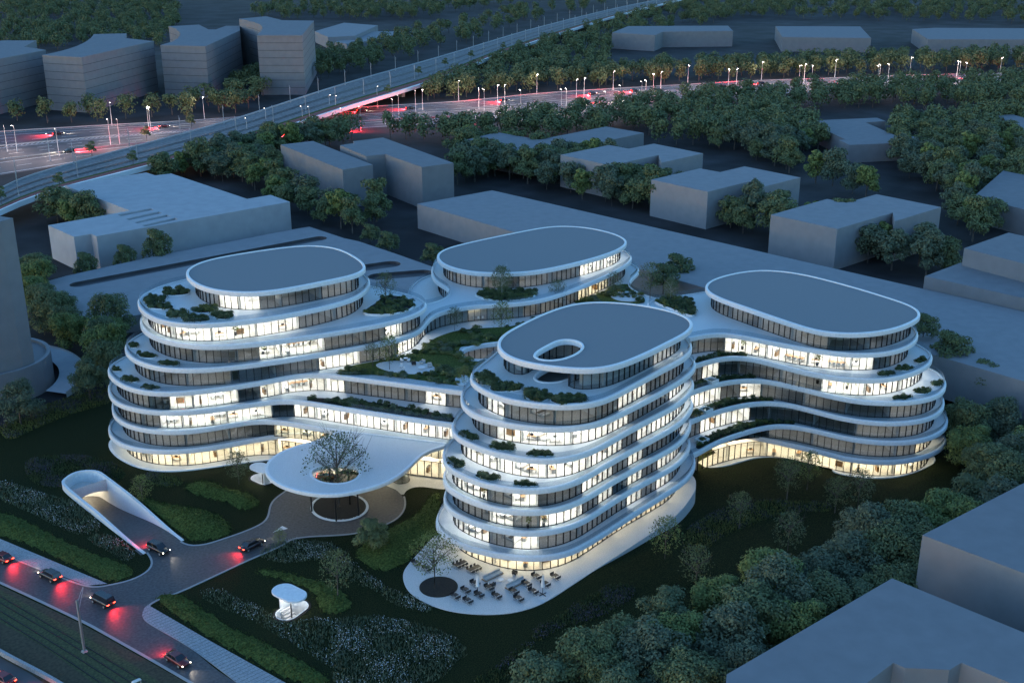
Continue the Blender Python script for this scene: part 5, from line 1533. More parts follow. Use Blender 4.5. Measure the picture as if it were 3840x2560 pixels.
# ---- meadow mounds, flower and lavender drifts on the ground
RAMP_W = inset(ccw(list(RAMP)), -.7)
def near_ramp(x, y):
    return 70 < x < 84 and 174 < y < 218 and inside(x, y, RAMP_W)
def drift(name, label, pxs, h, m, zf=None, blades=10, bm='mound', petals=0, pm='petal', bh=.35, seed=1, step=.8):
    zf = zf or ground_z
    pts = ats(pxs, 0 if zf is None else zf(*at(*pxs[0])))
    p = smooth(pts, .7, 3)
    r = random.Random(seed)
    mb = MB()
    xs_, ys_ = [a for a, b in p], [b for a, b in p]
    def top(x, y):
        d = min(math.hypot(x - a, y - b) for a, b in p[::2])
        return h * sstep(.2, 4.5, d) - .12 * (1 - sstep(.3, 1.2, d))
    nx, ny_ = int((max(xs_) - min(xs_)) / step) + 2, int((max(ys_) - min(ys_)) / step) + 2
    idx = {}
    for i in range(nx):
        for j in range(ny_):
            x, y = min(xs_) + i * step, min(ys_) + j * step
            if inside(x, y, p) and not near_ramp(x, y):
                idx[i, j] = len(mb.v)
                mb.v.append((x, y, zf(x, y) + .04 + top(x, y) + r.uniform(-.03, .03)))
    for (i, j) in list(idx):
        q = [(i, j), (i + 1, j), (i + 1, j + 1), (i, j + 1)]
        if all(t in idx for t in q):
            mb.f.append(tuple(idx[t] for t in q)); mb.m.append(0)
    if h < .02:
        mb = MB()
        mb.v = []
    o = mb.obj(name, [M[m]], smooth=True) if mb.v else None
    if o:
        structure(o) if False else stuff(o)
    sb = MB()
    A_ = abs(area(p))
    for _ in range(int(A_ * blades * 1.6)):
        x, y = r.uniform(min(xs_), max(xs_)), r.uniform(min(ys_), max(ys_))
        if not inside(x, y, p) or near_ramp(x, y):
            continue
        z = zf(x, y) + top(x, y)
        a = r.uniform(0, 6.28)
        w, hh = r.uniform(.05, .13), bh * r.uniform(.5, 1.2)
        dx, dy = w * math.cos(a), w * math.sin(a)
        lx, ly = r.uniform(-.2, .2), r.uniform(-.2, .2)
        sb.add(((x - dx, y - dy, z), (x + dx, y + dy, z), (x + lx, y + ly, z + hh)), ((0, 1, 2),), 0)
    for _ in range(int(A_ * petals * 1.6)):
        x, y = r.uniform(min(xs_), max(xs_)), r.uniform(min(ys_), max(ys_))
        if not inside(x, y, p) or near_ramp(x, y) or math.sin(x * .8 + seed) + math.sin(y * .65 - seed) + r.uniform(-.9, .9) < .1:
            continue
        z = zf(x, y) + top(x, y) + bh * r.uniform(.7, 1.3)
        leaf_quad(sb, Vector((x, y, z)), (rnd_unit(r) + Vector((0, 0, .8))).normalized(), r.uniform(.05, .11), r, 1)
    if sb.v:
        stuff(sb.obj(name, [M[bm], M[pm]]))
MND = 'meadow_mound'
drift(MND, '', Zt(zl, [(895, 300), (960, 285), (1080, 320), (1250, 350), (1450, 390), (1580, 470), (1605, 530), (1540, 580), (1400, 600), (1260, 600), (1150, 520), (1020, 430), (920, 360)]), 1.3, 'mound', seed=1)
drift(MND, '', Zt(zl, [(1245, 230), (1330, 180), (1450, 180), (1530, 220), (1700, 260), (1790, 320), (1760, 370), (1650, 400), (1560, 350), (1400, 310), (1280, 270)]), 1.3, 'mound', seed=2)
drift(MND, '', Zt(zl, [(-200, 300), (0, 385), (150, 430), (400, 560), (650, 670), (850, 740), (945, 800), (900, 850), (740, 885), (500, 780), (200, 640), (0, 570), (-200, 480)]), .7, 'mound', seed=3)
drift(MND, '', Zt(zl, [(1035, 1000), (1150, 945), (1250, 950), (1400, 1050), (1600, 1180), (1850, 1290), (2100, 1420), (2300, 1568), (2000, 1568), (1700, 1420), (1400, 1250)]), .9, 'mound', seed=4)
drift(MND, '', Zt(zl, [(1720, 800), (1800, 775), (1950, 800), (2150, 850), (2300, 900), (2420, 1000), (2400, 1080), (2250, 1110), (2160, 1060), (2120, 950), (1950, 880), (1760, 830)]), .9, 'mound', seed=5)
drift(MND, '', Zt(zc, [(80, 690), (150, 600), (330, 500), (480, 420), (560, 330), (620, 270), (690, 250), (690, 380), (640, 560), (560, 620), (470, 740), (330, 810), (180, 790)]), 1.0, 'mound', seed=6)
FL = 'flower_drift'
for k, l in enumerate(([(-100, 200), (0, 190), (150, 220), (350, 290), (520, 330), (640, 430), (690, 520), (600, 560), (450, 530), (250, 430), (50, 340), (-100, 280)], [(600, 570), (700, 550), (820, 590), (920, 680), (910, 730), (850, 740), (720, 660), (620, 610)], [(1770, 690), (1850, 620), (2000, 590), (2200, 600), (2330, 640), (2330, 700), (2150, 730), (1950, 750), (1820, 730)], [(1350, 955), (1500, 930), (1650, 1000), (1800, 1060), (1950, 1140), (2150, 1130), (2334, 1150), (2400, 1250), (2334, 1480), (2150, 1400), (1950, 1280), (1750, 1160), (1500, 1050)])):
    drift(FL, '', Zt(zl, l), .0, 'mound', blades=16, bm='leaf2', petals=9, bh=.55, seed=11 + k)
for k, l in enumerate(([(-40, 1150), (150, 1115), (330, 1130), (560, 1170), (760, 1250), (850, 1320), (860, 1380), (760, 1450), (690, 1540), (560, 1600), (300, 1640), (-40, 1600)], [(-60, 700), (60, 740), (200, 830), (330, 930), (470, 960), (600, 1030), (640, 1070), (560, 1090), (380, 1040), (200, 930), (0, 850), (-60, 800)])):
    drift(FL, '', Zt(zc, l), .0, 'mound', blades=14, bm='leaf2', petals=10, bh=.55, seed=21 + k)
LV = 'lavender_drift'
for k, (f, l) in enumerate(((zl, [(180, 60), (300, 20), (500, 15), (700, 40), (850, 120), (840, 180), (700, 200), (500, 235), (300, 230), (190, 160)]), (zl, [(1000, 130), (1150, 140), (1260, 180), (1230, 220), (1100, 230), (1010, 190)]), (zc, [(1290, 1230), (1400, 1150), (1550, 1060), (1700, 970), (1850, 890), (2000, 900), (2000, 980), (1880, 1070), (1700, 1150), (1500, 1200), (1350, 1290)]),
                                (zr, [(0, 560), (60, 470), (180, 380), (350, 290), (560, 240), (780, 235), (1000, 250), (1010, 310), (830, 320), (620, 370), (480, 440), (300, 540), (150, 650), (20, 680)]), (zc, [(880, 1568), (1050, 1460), (1250, 1300), (1330, 1300), (1250, 1420), (1100, 1568)]), (z4f, [(0, 1330), (200, 1240), (450, 1150), (760, 1080), (760, 1180), (500, 1260), (250, 1360), (60, 1440)]))):
    drift(LV, '', Zt(f, l), .0, 'mound', blades=18, bm='leaf5' if k % 2 else 'leaf4', petals=22, pm='lavender', bh=.5, seed=31 + k)
# ================================================================== VEHICLES
def loft(mb, secs, mi=0):
    "secs: (x, z low, z high, half width, half width at top)"
    rings = []
    for x, z0, z1_, w, wt in secs:
        zm = z0 + (z1_ - z0) * .55
        rings.append([(x, -w * .92, z0), (x, -w, zm), (x, -wt, z1_), (x, wt, z1_), (x, w, zm), (x, w * .92, z0)])
    n = 6
    vs = [v for r in rings for v in r]
    fs = []
    for i in range(len(rings) - 1):
        for k in range(n):
            fs.append((i * n + k, i * n + (k + 1) % n, (i + 1) * n + (k + 1) % n, (i + 1) * n + k))
    fs.append(tuple(reversed(range(n)))); fs.append(tuple((len(rings) - 1) * n + k for k in range(n)))
    fs = [tuple(reversed(f)) for f in fs]
    mb.add(vs, fs, mi)

CARS = {}
def car_proto(kind):
    if kind in CARS:
        return CARS[kind]
    d = {}
    k = {'sedan': (0, 1.44, -1.75, 1.2, -1.1, .35), 'suv': (.12, 1.68, -2.15, 1.25, -1.85, .4), 'van': (.1, 1.95, -2.25, 1.75, -2.1, 1.0)}[kind]
    up, top, cb0, cb1, ct0, ct1 = k
    mb = MB()
    loft(mb, [(-2.3, .42 + up, .80 + up, .74, .70), (-2.18, .30 + up, .92 + up, .84, .76), (-1.5, .26 + up, .97 + up, .90, .80), (.9, .26 + up, .95 + up, .90, .80), (1.8, .28 + up, .84 + up, .86, .74), (2.2, .34 + up, .74 + up, .78, .66), (2.3, .42 + up, .66 + up, .70, .60)])
    d['body'] = mb
    mb = MB()
    zb = .93 + up
    vs = [(cb0, -.80, zb), (cb1, -.80, zb), (cb1, .80, zb), (cb0, .80, zb), (ct0, -.64, top - .03), (ct1, -.64, top - .03), (ct1, .64, top - .03), (ct0, .64, top - .03)]
    mb.add(vs, ((3, 2, 1, 0), (4, 5, 6, 7), (0, 1, 5, 4), (1, 2, 6, 5), (2, 3, 7, 6), (3, 0, 4, 7)))
    d['cabin_glass'] = mb
    mb = MB()
    mb.box(((ct0 + ct1) / 2, 0, top - .01), (ct1 - ct0 + .06, 1.30, .06), taper=.92)
    for s in (-1, 1):
        mb.tube([(cb1 - .02, s * .80, zb), (ct1, s * .65, top)], .035, 4)
        mb.tube([(cb0 + .02, s * .80, zb), (ct0, s * .65, top)], .05, 4)
        mb.tube([((cb0 + cb1) / 2, s * .81, zb), ((ct0 + ct1) / 2, s * .65, top)], .04, 4)
    d['car_roof'] = mb
    w = MB()
    for q in range(1):
        ring = [(.33 * math.cos(2 * math.pi * t / 14), .33 * math.sin(2 * math.pi * t / 14)) for t in range(14)]
        vs = [(x, -.11, z) for x, z in ring] + [(x, .11, z) for x, z in ring]
        w.add(vs, [(t, (t + 1) % 14, 14 + (t + 1) % 14, 14 + t) for t in range(14)] + [tuple(reversed(range(14))), tuple(range(14, 28))])
    rim = MB()
    ring = [(.2 * math.cos(2 * math.pi * t / 10), .2 * math.sin(2 * math.pi * t / 10)) for t in range(10)]
    vs = [(x, -.125, z) for x, z in ring] + [(x, .125, z) for x, z in ring]
    rim.add(vs, [(t, (t + 1) % 10, 10 + (t + 1) % 10, 10 + t) for t in range(10)] + [tuple(reversed(range(10))), tuple(range(10, 20))])
    hl, tl = MB(), MB()
    hl.box((0, 0, 0), (.10, .34, .13)); tl.box((0, 0, 0), (.10, .36, .12))
    me = {'body': None, 'wheel': w.me('tyre', [M['black']], True), 'rim': rim.me('rim', [M['metal']]), 'head': hl.me('headlight', [M['head']]), 'tail': tl.me('tail_light', [M['tail']]), 'up': up}
    CARS[kind] = (d, me)
    return CARS[kind]
PAINTS = {}
def paint(rgb):
    if rgb not in PAINTS:
        PAINTS[rgb] = mat('car_paint', rgb, .25, .2, coat=.6)
    return PAINTS[rgb]
BODY = {}
def red_spot(n, e):
    l = bpy.data.lights.new(n, 'SPOT'); l.color = (1, .02, .03); l.energy = e; l.spot_size = math.radians(125); l.spot_blend = .9; l.shadow_soft_size = .25
    return l
red_light = red_spot('tail_glow', 240)
red_far = red_spot('tail_glow_far', 14000)
def head_spot(energy, name):
    l = bpy.data.lights.new(name, 'SPOT'); l.color = (1, .86, .66); l.energy = energy; l.spot_size = math.radians(70); l.spot_blend = .8; l.shadow_soft_size = .15
    return l
spot_near, spot_far = head_spot(60, 'head_beam'), head_spot(900, 'head_beam_far')

def car(label, px, toward, kind='sedan', rgb=(.03, .03, .035), group=None, z=.04, far=False, lights=True):
    d, me = car_proto(kind)
    x, y = at(*px, z)
    tx, ty = at(*toward, z)
    rz = math.atan2(ty - y, tx - x)
    r = thing('parked_car' if not lights else 'car', label, 'car', (x, y, z), rz, group)
    key = (kind, rgb)
    if key not in BODY:
        BODY[key] = (d['body'].me('body', [paint(rgb)], True), d['cabin_glass'].me('cabin_glass', [M['carglass']]), d['car_roof'].me('car_roof', [paint(rgb)]))
    b, g, ro = BODY[key]
    link('body', b, r); link('cabin_glass', g, r); link('car_roof', ro, r)
    for sx in (1.42, -1.42):
        for sy in (-.82, .82):
            w = link('wheel', me['wheel'], r, (sx, sy, .33)); link('rim', me['rim'], w)
    up = me['up']
    for sy in (-.58, .58):
        link('headlight', me['head'], r, (2.24, sy, .60 + up)); link('tail_light', me['tail'], r, (-2.27, sy, .74 + up))
    if lights:
        g_ = link('tail_glow', red_far if far else red_light, r, (-2.5, 0, .85 + up))
        g_.rotation_euler = (math.radians(62), 0, math.pi / 2)
        s = link('head_beam', spot_far if far else spot_near, r, (2.5, 0, .75 + up))
        s.rotation_euler = (math.radians(80), 0, -math.pi / 2)
    return r
AV = (lambda a, b: None)
car('dark red car cut by the left edge on the avenue, lamps lit', (8, 2098), (-200, 2010), 'sedan', (.16, .012, .012))
car('dark estate car on the avenue left of the junction, tail lamps glowing red', zl(345, 852), zl(45, 700), 'suv', (.03, .022, .022))
car('dark van crossing the mouth of the drive on the avenue', zl(705, 1025), zl(400, 865), 'van', (.025, .025, .028))
car('red car farthest down the avenue at the lower edge with bright lamps', zl(1215, 1425), zl(1500, 1600), 'sedan', (.14, .012, .012))
car('dark car on the drive heading for the turning circle', zl(1725, 640), zl(1960, 530), 'sedan', (.035, .02, .022))
car('black off road car leaving the car park ramp', zl(1085, 668), zl(1250, 745), 'suv', (.012, .013, .014))
car('copper coloured car standing under the canopy behind the tree', zk(920, 565), zk(1080, 560), 'sedan', (.20, .07, .03), lights=False)
car('red car on the second carriageway in the lower left corner', zl(20, 1555), zl(-200, 1440), 'sedan', (.2, .015, .015))
g_hw = 'cars on the motorway'
hw_cars = [((219, 505), 1, (.05, .012, .012), 'red tinted car on the left stretch of the motorway in the far lanes'), ((259, 573), -1, (.03, .03, .02), 'dark car on the left stretch of the motorway nearest the warm lamps'), ((616, 478), 1, (.10, .012, .015), 'dark red car just left of the viaduct on the far lanes'),
           ((1356, 419), 1, (.22, .02, .02), 'bright red car just right of the viaduct'), ((1540, 409), 1, (.02, .02, .02), 'dark car second to the right of the viaduct on the far lanes'), ((1083, 509), 1, (.2, .02, .02), 'red car half behind tree tops beneath the viaduct'), ((1285, 497), -1, (.3, .3, .3), 'grey car on the near lanes right of the viaduct'),
           ((1892, 380), 1, (.04, .012, .012), 'dark red car third from the viaduct on the far lanes'), ((2223, 355), 1, (.025, .02, .02), 'black car in the middle of the right stretch of motorway'), ((2381, 343), 1, (.05, .045, .04), 'grey brown car at the bend of the right stretch'), ((2199, 392), -1, (.02, .02, .03), 'dark car on the near lanes of the right stretch'), ((2353, 384), -1, (.35, .35, .36), 'pale car on the near lanes of the right stretch'), ((1864, 452), 1, (.2, .02, .02), 'red car glimpsed between trees on the near lanes'),
           ((2856, 316), 1, (.04, .015, .015), 'dark car where the motorway passes behind the tree belt'), ((3204, 306), 1, (.02, .02, .02), 'black car on the far right stretch of motorway'), ((3493, 292), -1, (.12, .08, .02), 'amber lit car on the far right stretch'), ((3644, 292), 1, (.25, .02, .02), 'red car at the right end of the motorway')]
for (px, sgn, rgb, lab) in hw_cars:
    x, y = at(*px)
    j = min(range(N_), key=lambda i: abs(hw_pt(i, .5)[0] - x) + abs(hw_pt(i, .5)[1] - y))
    a, b = hw_pt(max(0, j - 1), .5), hw_pt(min(N_, j + 1), .5)
    c = car(lab, px, px if False else (px[0] + 10, px[1]), 'sedan' if sgn > 0 else 'suv', rgb, g_hw, .07, True)
    c.rotation_euler[2] = math.atan2((b[1] - a[1]) * sgn, (b[0] - a[0]) * sgn)
    c.scale = (1.15, 1.15, 1.15)

# ================================================================== LAMP POSTS, CATENARY
LP = MB(); LP.tube([(0, 0, 0), (0, 0, 6), (0, 0, 12)], [.16, .12, .08], 8); LP_ME = LP.me('post', [M['pole_pale']], True)
LB = MB(); LB.cyl((0, 0, 0), .3, .25, 10); LB_ME = LB.me('base', [M['metal']])
LA = MB(); LA.tube([(0, 0, 12), (.25, 0, 12.15), (1.1, 0, 12.2)], .07, 6); LA_ME = LA.me('arm', [M['pole_pale']])
LH = MB(); LH.box((1.0, 0, 12.12), (.46, .2, .12), taper=.8); LH_ME = LH.me('lamp_head', [M['street']])
lamp_l = bpy.data.lights.new('street_lamp_light', 'POINT'); lamp_l.energy = 850; lamp_l.color = (1, .74, .66); lamp_l.shadow_soft_size = .3
posts = [(28, 571), (65, 569.5), (189, 604), (222, 584), (415, 544), (450, 543), (420.5, 472), (559, 490), (566, 492), (767, 450), (930.5, 539), (1001, 498), (1137, 489), (1163.5, 491), (1238, 441), (1261, 444), (1416, 405), (1285, 498), (1354, 491), (1473.5, 458), (1496, 444), (1558.6, 422), (1585, 419),
         (1720, 382), (1796, 411), (1816, 416), (1866, 400), (1893, 398), (2013, 355), (1953, 421), (2105, 418), (2123, 416), (2161, 375.5), (2190, 371), (2299, 342), (2268.5, 428), (2325, 402), (2405, 386), (2420.5, 381), (2449, 353), (2477, 344), (2578.5, 319), (2730, 332), (2760, 331), (2854.5, 304), (3014, 312.6), (3042.6, 318), (2995, 318), (3130, 293), (3295, 315), (3328, 312.6), (3289, 320), (3410.6, 285), (3585.5, 299), (3617, 307), (3594, 303), (3748, 285)]
VIA_OUT = [(a[0] + vx, a[1] + vy) for a in [v_pt(i, -.25) for i in range(N_)]] + [(a[0] + vx, a[1] + vy) for a in [v_pt(i, 1.5) for i in reversed(range(N_))]]
cnt_ = {}
posts.sort()
for k, q in enumerate(posts):
    x, y = at(*q)
    side = 'left of the viaduct' if q[0] < 900 else ('beside the viaduct crossing' if q[0] < 1450 else ('on the middle stretch' if q[0] < 2600 else 'on the far right stretch'))
    j = min(range(N_), key=lambda i: abs(hw_pt(i, .5)[0] - x) + abs(hw_pt(i, .5)[1] - y))
    c_ = hw_pt(j, .5)
    cnt_[side] = cnt_.get(side, 0) + 1
    t = thing('street_lamp', 'pale lit motorway lamp post, %s from the left %s' % (nth(cnt_[side]), side), 'street lamp', (x, y, 0), math.atan2(c_[1] - y, c_[0] - x), 'motorway lamp posts ' + side)
    for nm, me in (('post', LP_ME), ('base', LB_ME), ('arm', LA_ME), ('lamp_head', LH_ME)):
        link(nm, me, t)
    if not inside(x, y, VIA_OUT):
        link('lamp_light', lamp_l, t, (1.0, 0, 11.8))
CP = MB(); CP.box((0, 0, 4.2), (.26, .26, 8.4)); CP.box((0, 0, .15), (.7, .7, .3)); CP_ME = CP.me('mast', [M['metal']])
CA = MB(); CA.tube([(0, 0, 7.6), (1.2, 0, 8.3), (2.6, 0, 8.2)], .06, 5); CA.tube([(0, 0, 6.8), (2.6, 0, 8.0)], .05, 5); CA_ME = CA.me('bracket_arm', [M['metal']])
CL = MB(); CL.tube([(0, 0, 8.2), (-.5, 0, 9.0), (-1.6, 0, 9.1)], .06, 5); CL_ME = CL.me('lamp_arm', [M['metal']])
for i in range(6, 106, 3):
    for t_, flip, side in ((.045, 1, 'far'), (.665, -1, 'near')):
        a, b = v_pt(i, t_), v_pt(i + 1, t_)
        ac = v_pt(i, .4)
        x, y = a[0] + vx, a[1] + vy
        if not (-40 < proj(x, y, VZ + 4)[0] < 3880 and -80 < proj(x, y, VZ + 8)[1] < 900):
            continue
        c = thing('catenary_mast', 'overhead line mast on %s side of viaduct, %s from lower left' % (side, nth(i // 3 - 1)), 'mast', (x, y, VZ), math.atan2(ac[1] - a[1], ac[0] - a[0]), 'overhead line masts on the %s side' % side)
        link('mast', CP_ME, c); link('bracket_arm', CA_ME, c)
        if side == 'far': link('lamp_arm', CL_ME, c)
# tram mast in the foreground
tm = thing('tram_mast', 'grey steel tram mast standing on the turf track in the foreground', 'mast', (*at(317, 2443), 0), math.radians(10))
mb = MB()
for dx in (-.13, .13): mb.box((dx, 0, 4.6), (.04, .30, 9.2))
mb.box((0, 0, 4.6), (.24, .04, 9.2)); mb.obj('mast', M['metal'], tm)
mb = MB(); mb.box((0, 0, .15), (.8, .8, .3), taper=.8); mb.obj('base', M['metal'], tm)
mb = MB(); mb.tube([(0, 0, 8.6), (1.6, 1.6, 8.9), (3.0, 3.0, 8.9)], .03, 5); mb.tube([(0, 0, 7.2), (3.0, 3.0, 8.7)], .025, 5); mb.obj('bracket_arm', M['metal'], tm)
fl = thing('street_lamp', 'lamp head at the very bottom edge beside the tram track', 'street lamp', (*at(527, 2548, 9.0), 0), 0)
mb = MB(); mb.tube([(0, 0, 0), (0, 0, 9)], [.12, .08], 8); mb.obj('post', M['metal'], fl)
mb = MB(); mb.box((-.5, .2, 9.05), (1.3, .5, .16), taper=.7); mb.obj('lamp_head', M['pole_pale'], fl)

# ================================================================== STAIR PAVILIONS
def kiosk(label, c, well, roofc, ang, L, r, zr_=3.0):
    t = thing('stair_pavilion', label, 'pavilion', (*c, 0))
    sh = lambda p: [(x - c[0], y - c[1]) for x, y in p]
    w = sh(well)
    rim = inset(w, -.45)
    mb = MB(); ribbon(mb, rim, 0, .10); ribbon(mb, rim, .10, .10, w); mb.obj('gravel_rim', M['soil'], t)
    wi = inset(w, .12)
    mb = MB(); ribbon(mb, list(reversed(wi)), -3.2, .16); ribbon(mb, inset(w, -.02), -.2, .16); ribbon(mb, inset(w, -.02), .16, .16, wi); mb.obj('well_wall', M['panel'], t)
    mb = MB(); fill(mb, [wi], -3.2); mb.obj('well_floor', M['stone'], t)
    for k in range(8):
        mb = MB(); d = -1.6 + k * .42
        mb.box((d * math.cos(ang), d * math.sin(ang), -.35 - k * .36 - .6), (.42, 1.9, 1.2), ang)
        mb.obj('step', M['stone'], t)
    rc = (roofc[0] - c[0], roofc[1] - c[1])
    s = ccw(stadium(rc, L, r, ang, 14))
    mb = MB(); fill(mb, [inset(s, .06)], zr_ + .3); ribbon(mb, s, zr_, zr_ + .24); ribbon(mb, s, zr_ + .24, zr_ + .3, inset(s, .06)); fill(mb, [s], zr_, False)
    mb.obj('roof', M['panel'], t)
    mb = MB(); mb.tube([(rc[0] * .5, rc[1] * .5, -3.2), (rc[0] * .5, rc[1] * .5, zr_)], .11, 8); mb.obj('post', M['dark_metal'], t)
    mb = MB()
    e = (-math.cos(ang) * L * .62, -math.sin(ang) * L * .62)
    mb.box((rc[0] + e[0], rc[1] + e[1], zr_ / 2), (.22, r * .8, zr_), ang); mb.obj('wall', M['panel'], t)
    mb = MB(); mb.box((rc[0], rc[1], zr_ - .04), (L * .9, 1.2, .05), ang); mb.obj('ceiling_lamp', M['lamp_cool'], t)
    return t
d0, d1 = at(*zl(1900, 920), 3), at(*zl(2060, 1000), 3)
kiosk('small white roofed stair pavilion alone on the lawn over a lit stair well', kiosk_c, ccw(WELL), at(*zl(1978, 955), 3.1), math.atan2(d1[1] - d0[1], d1[0] - d0[0]), 2.6, 1.95)
kiosk('small white roofed stair pavilion tucked against the entrance canopy', kiosk2_c, ccw(WELL2), at(*zk(180, 455), 3.1), math.radians(100), 2.0, 1.7)

# ================================================================== CAFE TERRACE
def chair_mesh():
    d = {}
    mb = MB(); mb.box((0, 0, .45), (.46, .46, .05)); d['seat'] = mb.me('seat', [M['dark_wood']])
    mb = MB(); mb.box((-.22, 0, .68), (.05, .44, .38)); d['backrest'] = mb.me('backrest', [M['dark_wood']])
    mb = MB()
    for s in (-.2, .2):
        mb.tube([(.2, s, .43), (.2, s, .02), (-.2, s, .02), (-.2, s, .43)], .018, 4)
    d['leg_frame'] = mb.me('leg_frame', [M['dark_metal']])
    return d
CH = chair_mesh()
TB = {}
for L in (.85, 2.4):
    a = MB(); a.box((0, 0, .73), (L, .85, .05))
    b = MB()
    for s in (-1, 1):
        b.tube([(s * (L / 2 - .12), -.36, .7), (s * (L / 2 - .12), -.36, .02), (s * (L / 2 - .12), .36, .02), (s * (L / 2 - .12), .36, .7)], .022, 4)
    TB[L] = (a.me('table_top', [M['dark_wood']]), b.me('leg_frame', [M['dark_metal']]))
zp = lambda x, y: (1480 + x * .5208, 2060 + y * .5208)
GZ = .14
ga_, gb_ = at(*zp(405, 150), GZ), at(*zp(540, 90), GZ)
t_ang = math.atan2(gb_[1] - ga_[1], gb_[0] - ga_[0])
def chair(x, y, rz, label, group):
    c = thing('cafe_chair', label, 'chair', (x, y, GZ), rz, group)
    for k in ('seat', 'backrest', 'leg_frame'):
        link(k, CH[k], c)
    return c
def seat(u, s):
    return ('left' if u < -.1 else ('right' if u > .1 else 'middle')) + (' far seat' if s > 0 else ' near seat')
def table(px, desc, long=False):
    x, y = at(*zp(*px), GZ)
    L = 2.4 if long else .85
    t = thing('cafe_table', 'dark %stable on the cafe terrace, %s' % ('long ' if long else 'square ', desc), 'table', (x, y, GZ), t_ang)
    link('table_top', TB[L][0], t); link('leg_frame', TB[L][1], t)
    cs, sn = math.cos(t_ang), math.sin(t_ang)
    offs = [(u, s) for u in ((-.8, 0, .8) if long else (-.22, .22)) for s in (-1, 1)]
    for u, s in offs:
        lx, ly = u * (1 if long else 1.0), s * .66
        chair(x + lx * cs - ly * sn, y + lx * sn + ly * cs, t_ang + (math.pi / 2 if s < 0 else -math.pi / 2), 'dark chair, %s, %stable %s' % (seat(u, s), 'long ' if long else '', desc), 'chairs at the table ' + desc)
for px, ds in (((155, 112), 'far left by the facade corner'), ((232, 152), 'left between facade and round bed'), ((578, 258), 'behind the left parasol'), ((512, 308), 'second row left of the left parasol'), ((680, 288), 'right of the left parasol'), ((437, 350), 'front row nearest the round bed'), ((608, 338), 'in front of the left parasol'), ((528, 382), 'front row, second from the round bed'), ((735, 348), 'front row in the middle'),
               ((860, 316), 'below the right sofa'), ((893, 367), 'front row on the right'), ((950, 262), 'at the end of the right sofa'), ((998, 315), 'left of the right parasol'), ((1020, 208), 'between the glass and the right parasol'), ((1085, 262), 'behind the right parasol'), ((1157, 208), 'farthest right')):
    table(px, ds)
table((472, 122), 'left of two beside the glass', True)
table((572, 155), 'right of two beside the glass', True)
def parasol(px, label):
    x, y = at(*zp(*px), GZ)
    t = thing('closed_parasol', label, 'parasol', (x, y, GZ), t_ang)
    mb = MB(); mb.tube([(0, 0, 0), (0, 0, 3.9)], .05, 8); mb.obj('pole', M['dark_metal'], t)
    mb = MB(); mb.tube([(0, 0, 1.5), (0, 0, 2.0), (0, 0, 3.2), (0, 0, 3.8)], [.34, .30, .2, .06], 10); mb.obj('folded_canopy', M['canvas'], t, smooth=True)
    mb = MB(); mb.box((0, 0, .05), (1.5, .12, .1)); mb.box((0, 0, .06), (.12, 1.5, .1)); mb.obj('cross_base', M['dark_metal'], t)
parasol((598, 318), 'closed white parasol on a cross foot, the left of two')
parasol((1066, 322), 'closed white parasol on a cross foot, the right of two')
def sofa(px0, px1, label, m='fabric'):
    a, b = at(*zp(*px0), GZ), at(*zp(*px1), GZ)
    L = math.hypot(b[0] - a[0], b[1] - a[1])
    t = thing('outdoor_sofa', label, 'sofa', ((a[0] + b[0]) / 2, (a[1] + b[1]) / 2, GZ), math.atan2(b[1] - a[1], b[0] - a[0]))
    mb = MB(); mb.box((0, 0, .14), (L + .3, 1.1, .12)); mb.obj('platform', M['wood'], t)
    n = 3
    for k in range(n):
        u = (k - 1) * L / n
        mb = MB(); mb.box((u, 0, .34), (L / n - .03, .95, .26)); mb.obj('seat_cushion', M[m], t)
        mb = MB(); mb.box((u, .36, .62), (L / n - .05, .24, .36)); mb.obj('back_cushion', M[m], t)
    return t
sofa((645, 225), (765, 168), 'long grey outdoor sofa on a timber base near the glass')
s_ = sofa((812, 285), (935, 222), 'long grey outdoor sofa on a timber base nearer the parasols'); 
def armchair(px, z, rz, label, m='dark_wood', f=zp, s=1.0):
    x, y = at(*f(*px), z)
    t = thing('armchair', label, 'armchair', (x, y, z), rz)
    mb = MB(); mb.box((0, 0, .36), (.75 * s, .75 * s, .18)); mb.obj('seat', M[m], t)
    mb = MB(); mb.box((-.34 * s, 0, .62), (.12, .75 * s, .5)); mb.obj('backrest', M[m], t)
    for sg in (-1, 1):
        mb = MB(); mb.box((0, sg * .36 * s, .5), (.7 * s, .09, .28)); mb.obj('armrest', M[m], t)
        for sx in (-1, 1):
            mb = MB(); mb.box((sx * .3 * s, sg * .3 * s, .14), (.05, .05, .28)); mb.obj('leg', M['dark_metal'], t)
armchair((865, 180), GZ, t_ang - 1.2, 'dark armchair between the two sofas, against the glass')
armchair((706, 264), GZ, t_ang + 1.6, 'dark armchair between the two sofas, on the open side')
def round_table(px, z, label, f=zp, rad=.5, h=.38):
    x, y = at(*f(*px), z)
    t = thing('coffee_table', label, 'table', (x, y, z))
    mb = MB(); mb.cyl((0, 0, h - .04), rad, .05, 20); mb.obj('table_top', M['panel'], t)
    for k in range(3):
        a = k * 2.094
        mb = MB(); mb.tube([(rad * .7 * math.cos(a), rad * .7 * math.sin(a), 0), (rad * .5 * math.cos(a), rad * .5 * math.sin(a), h - .03)], .02, 5); mb.obj('leg', M['metal'], t)
round_table((765, 226), GZ, 'white round coffee table by the sofas, the left one')
round_table((832, 232), GZ, 'white round coffee table by the sofas, the right one')
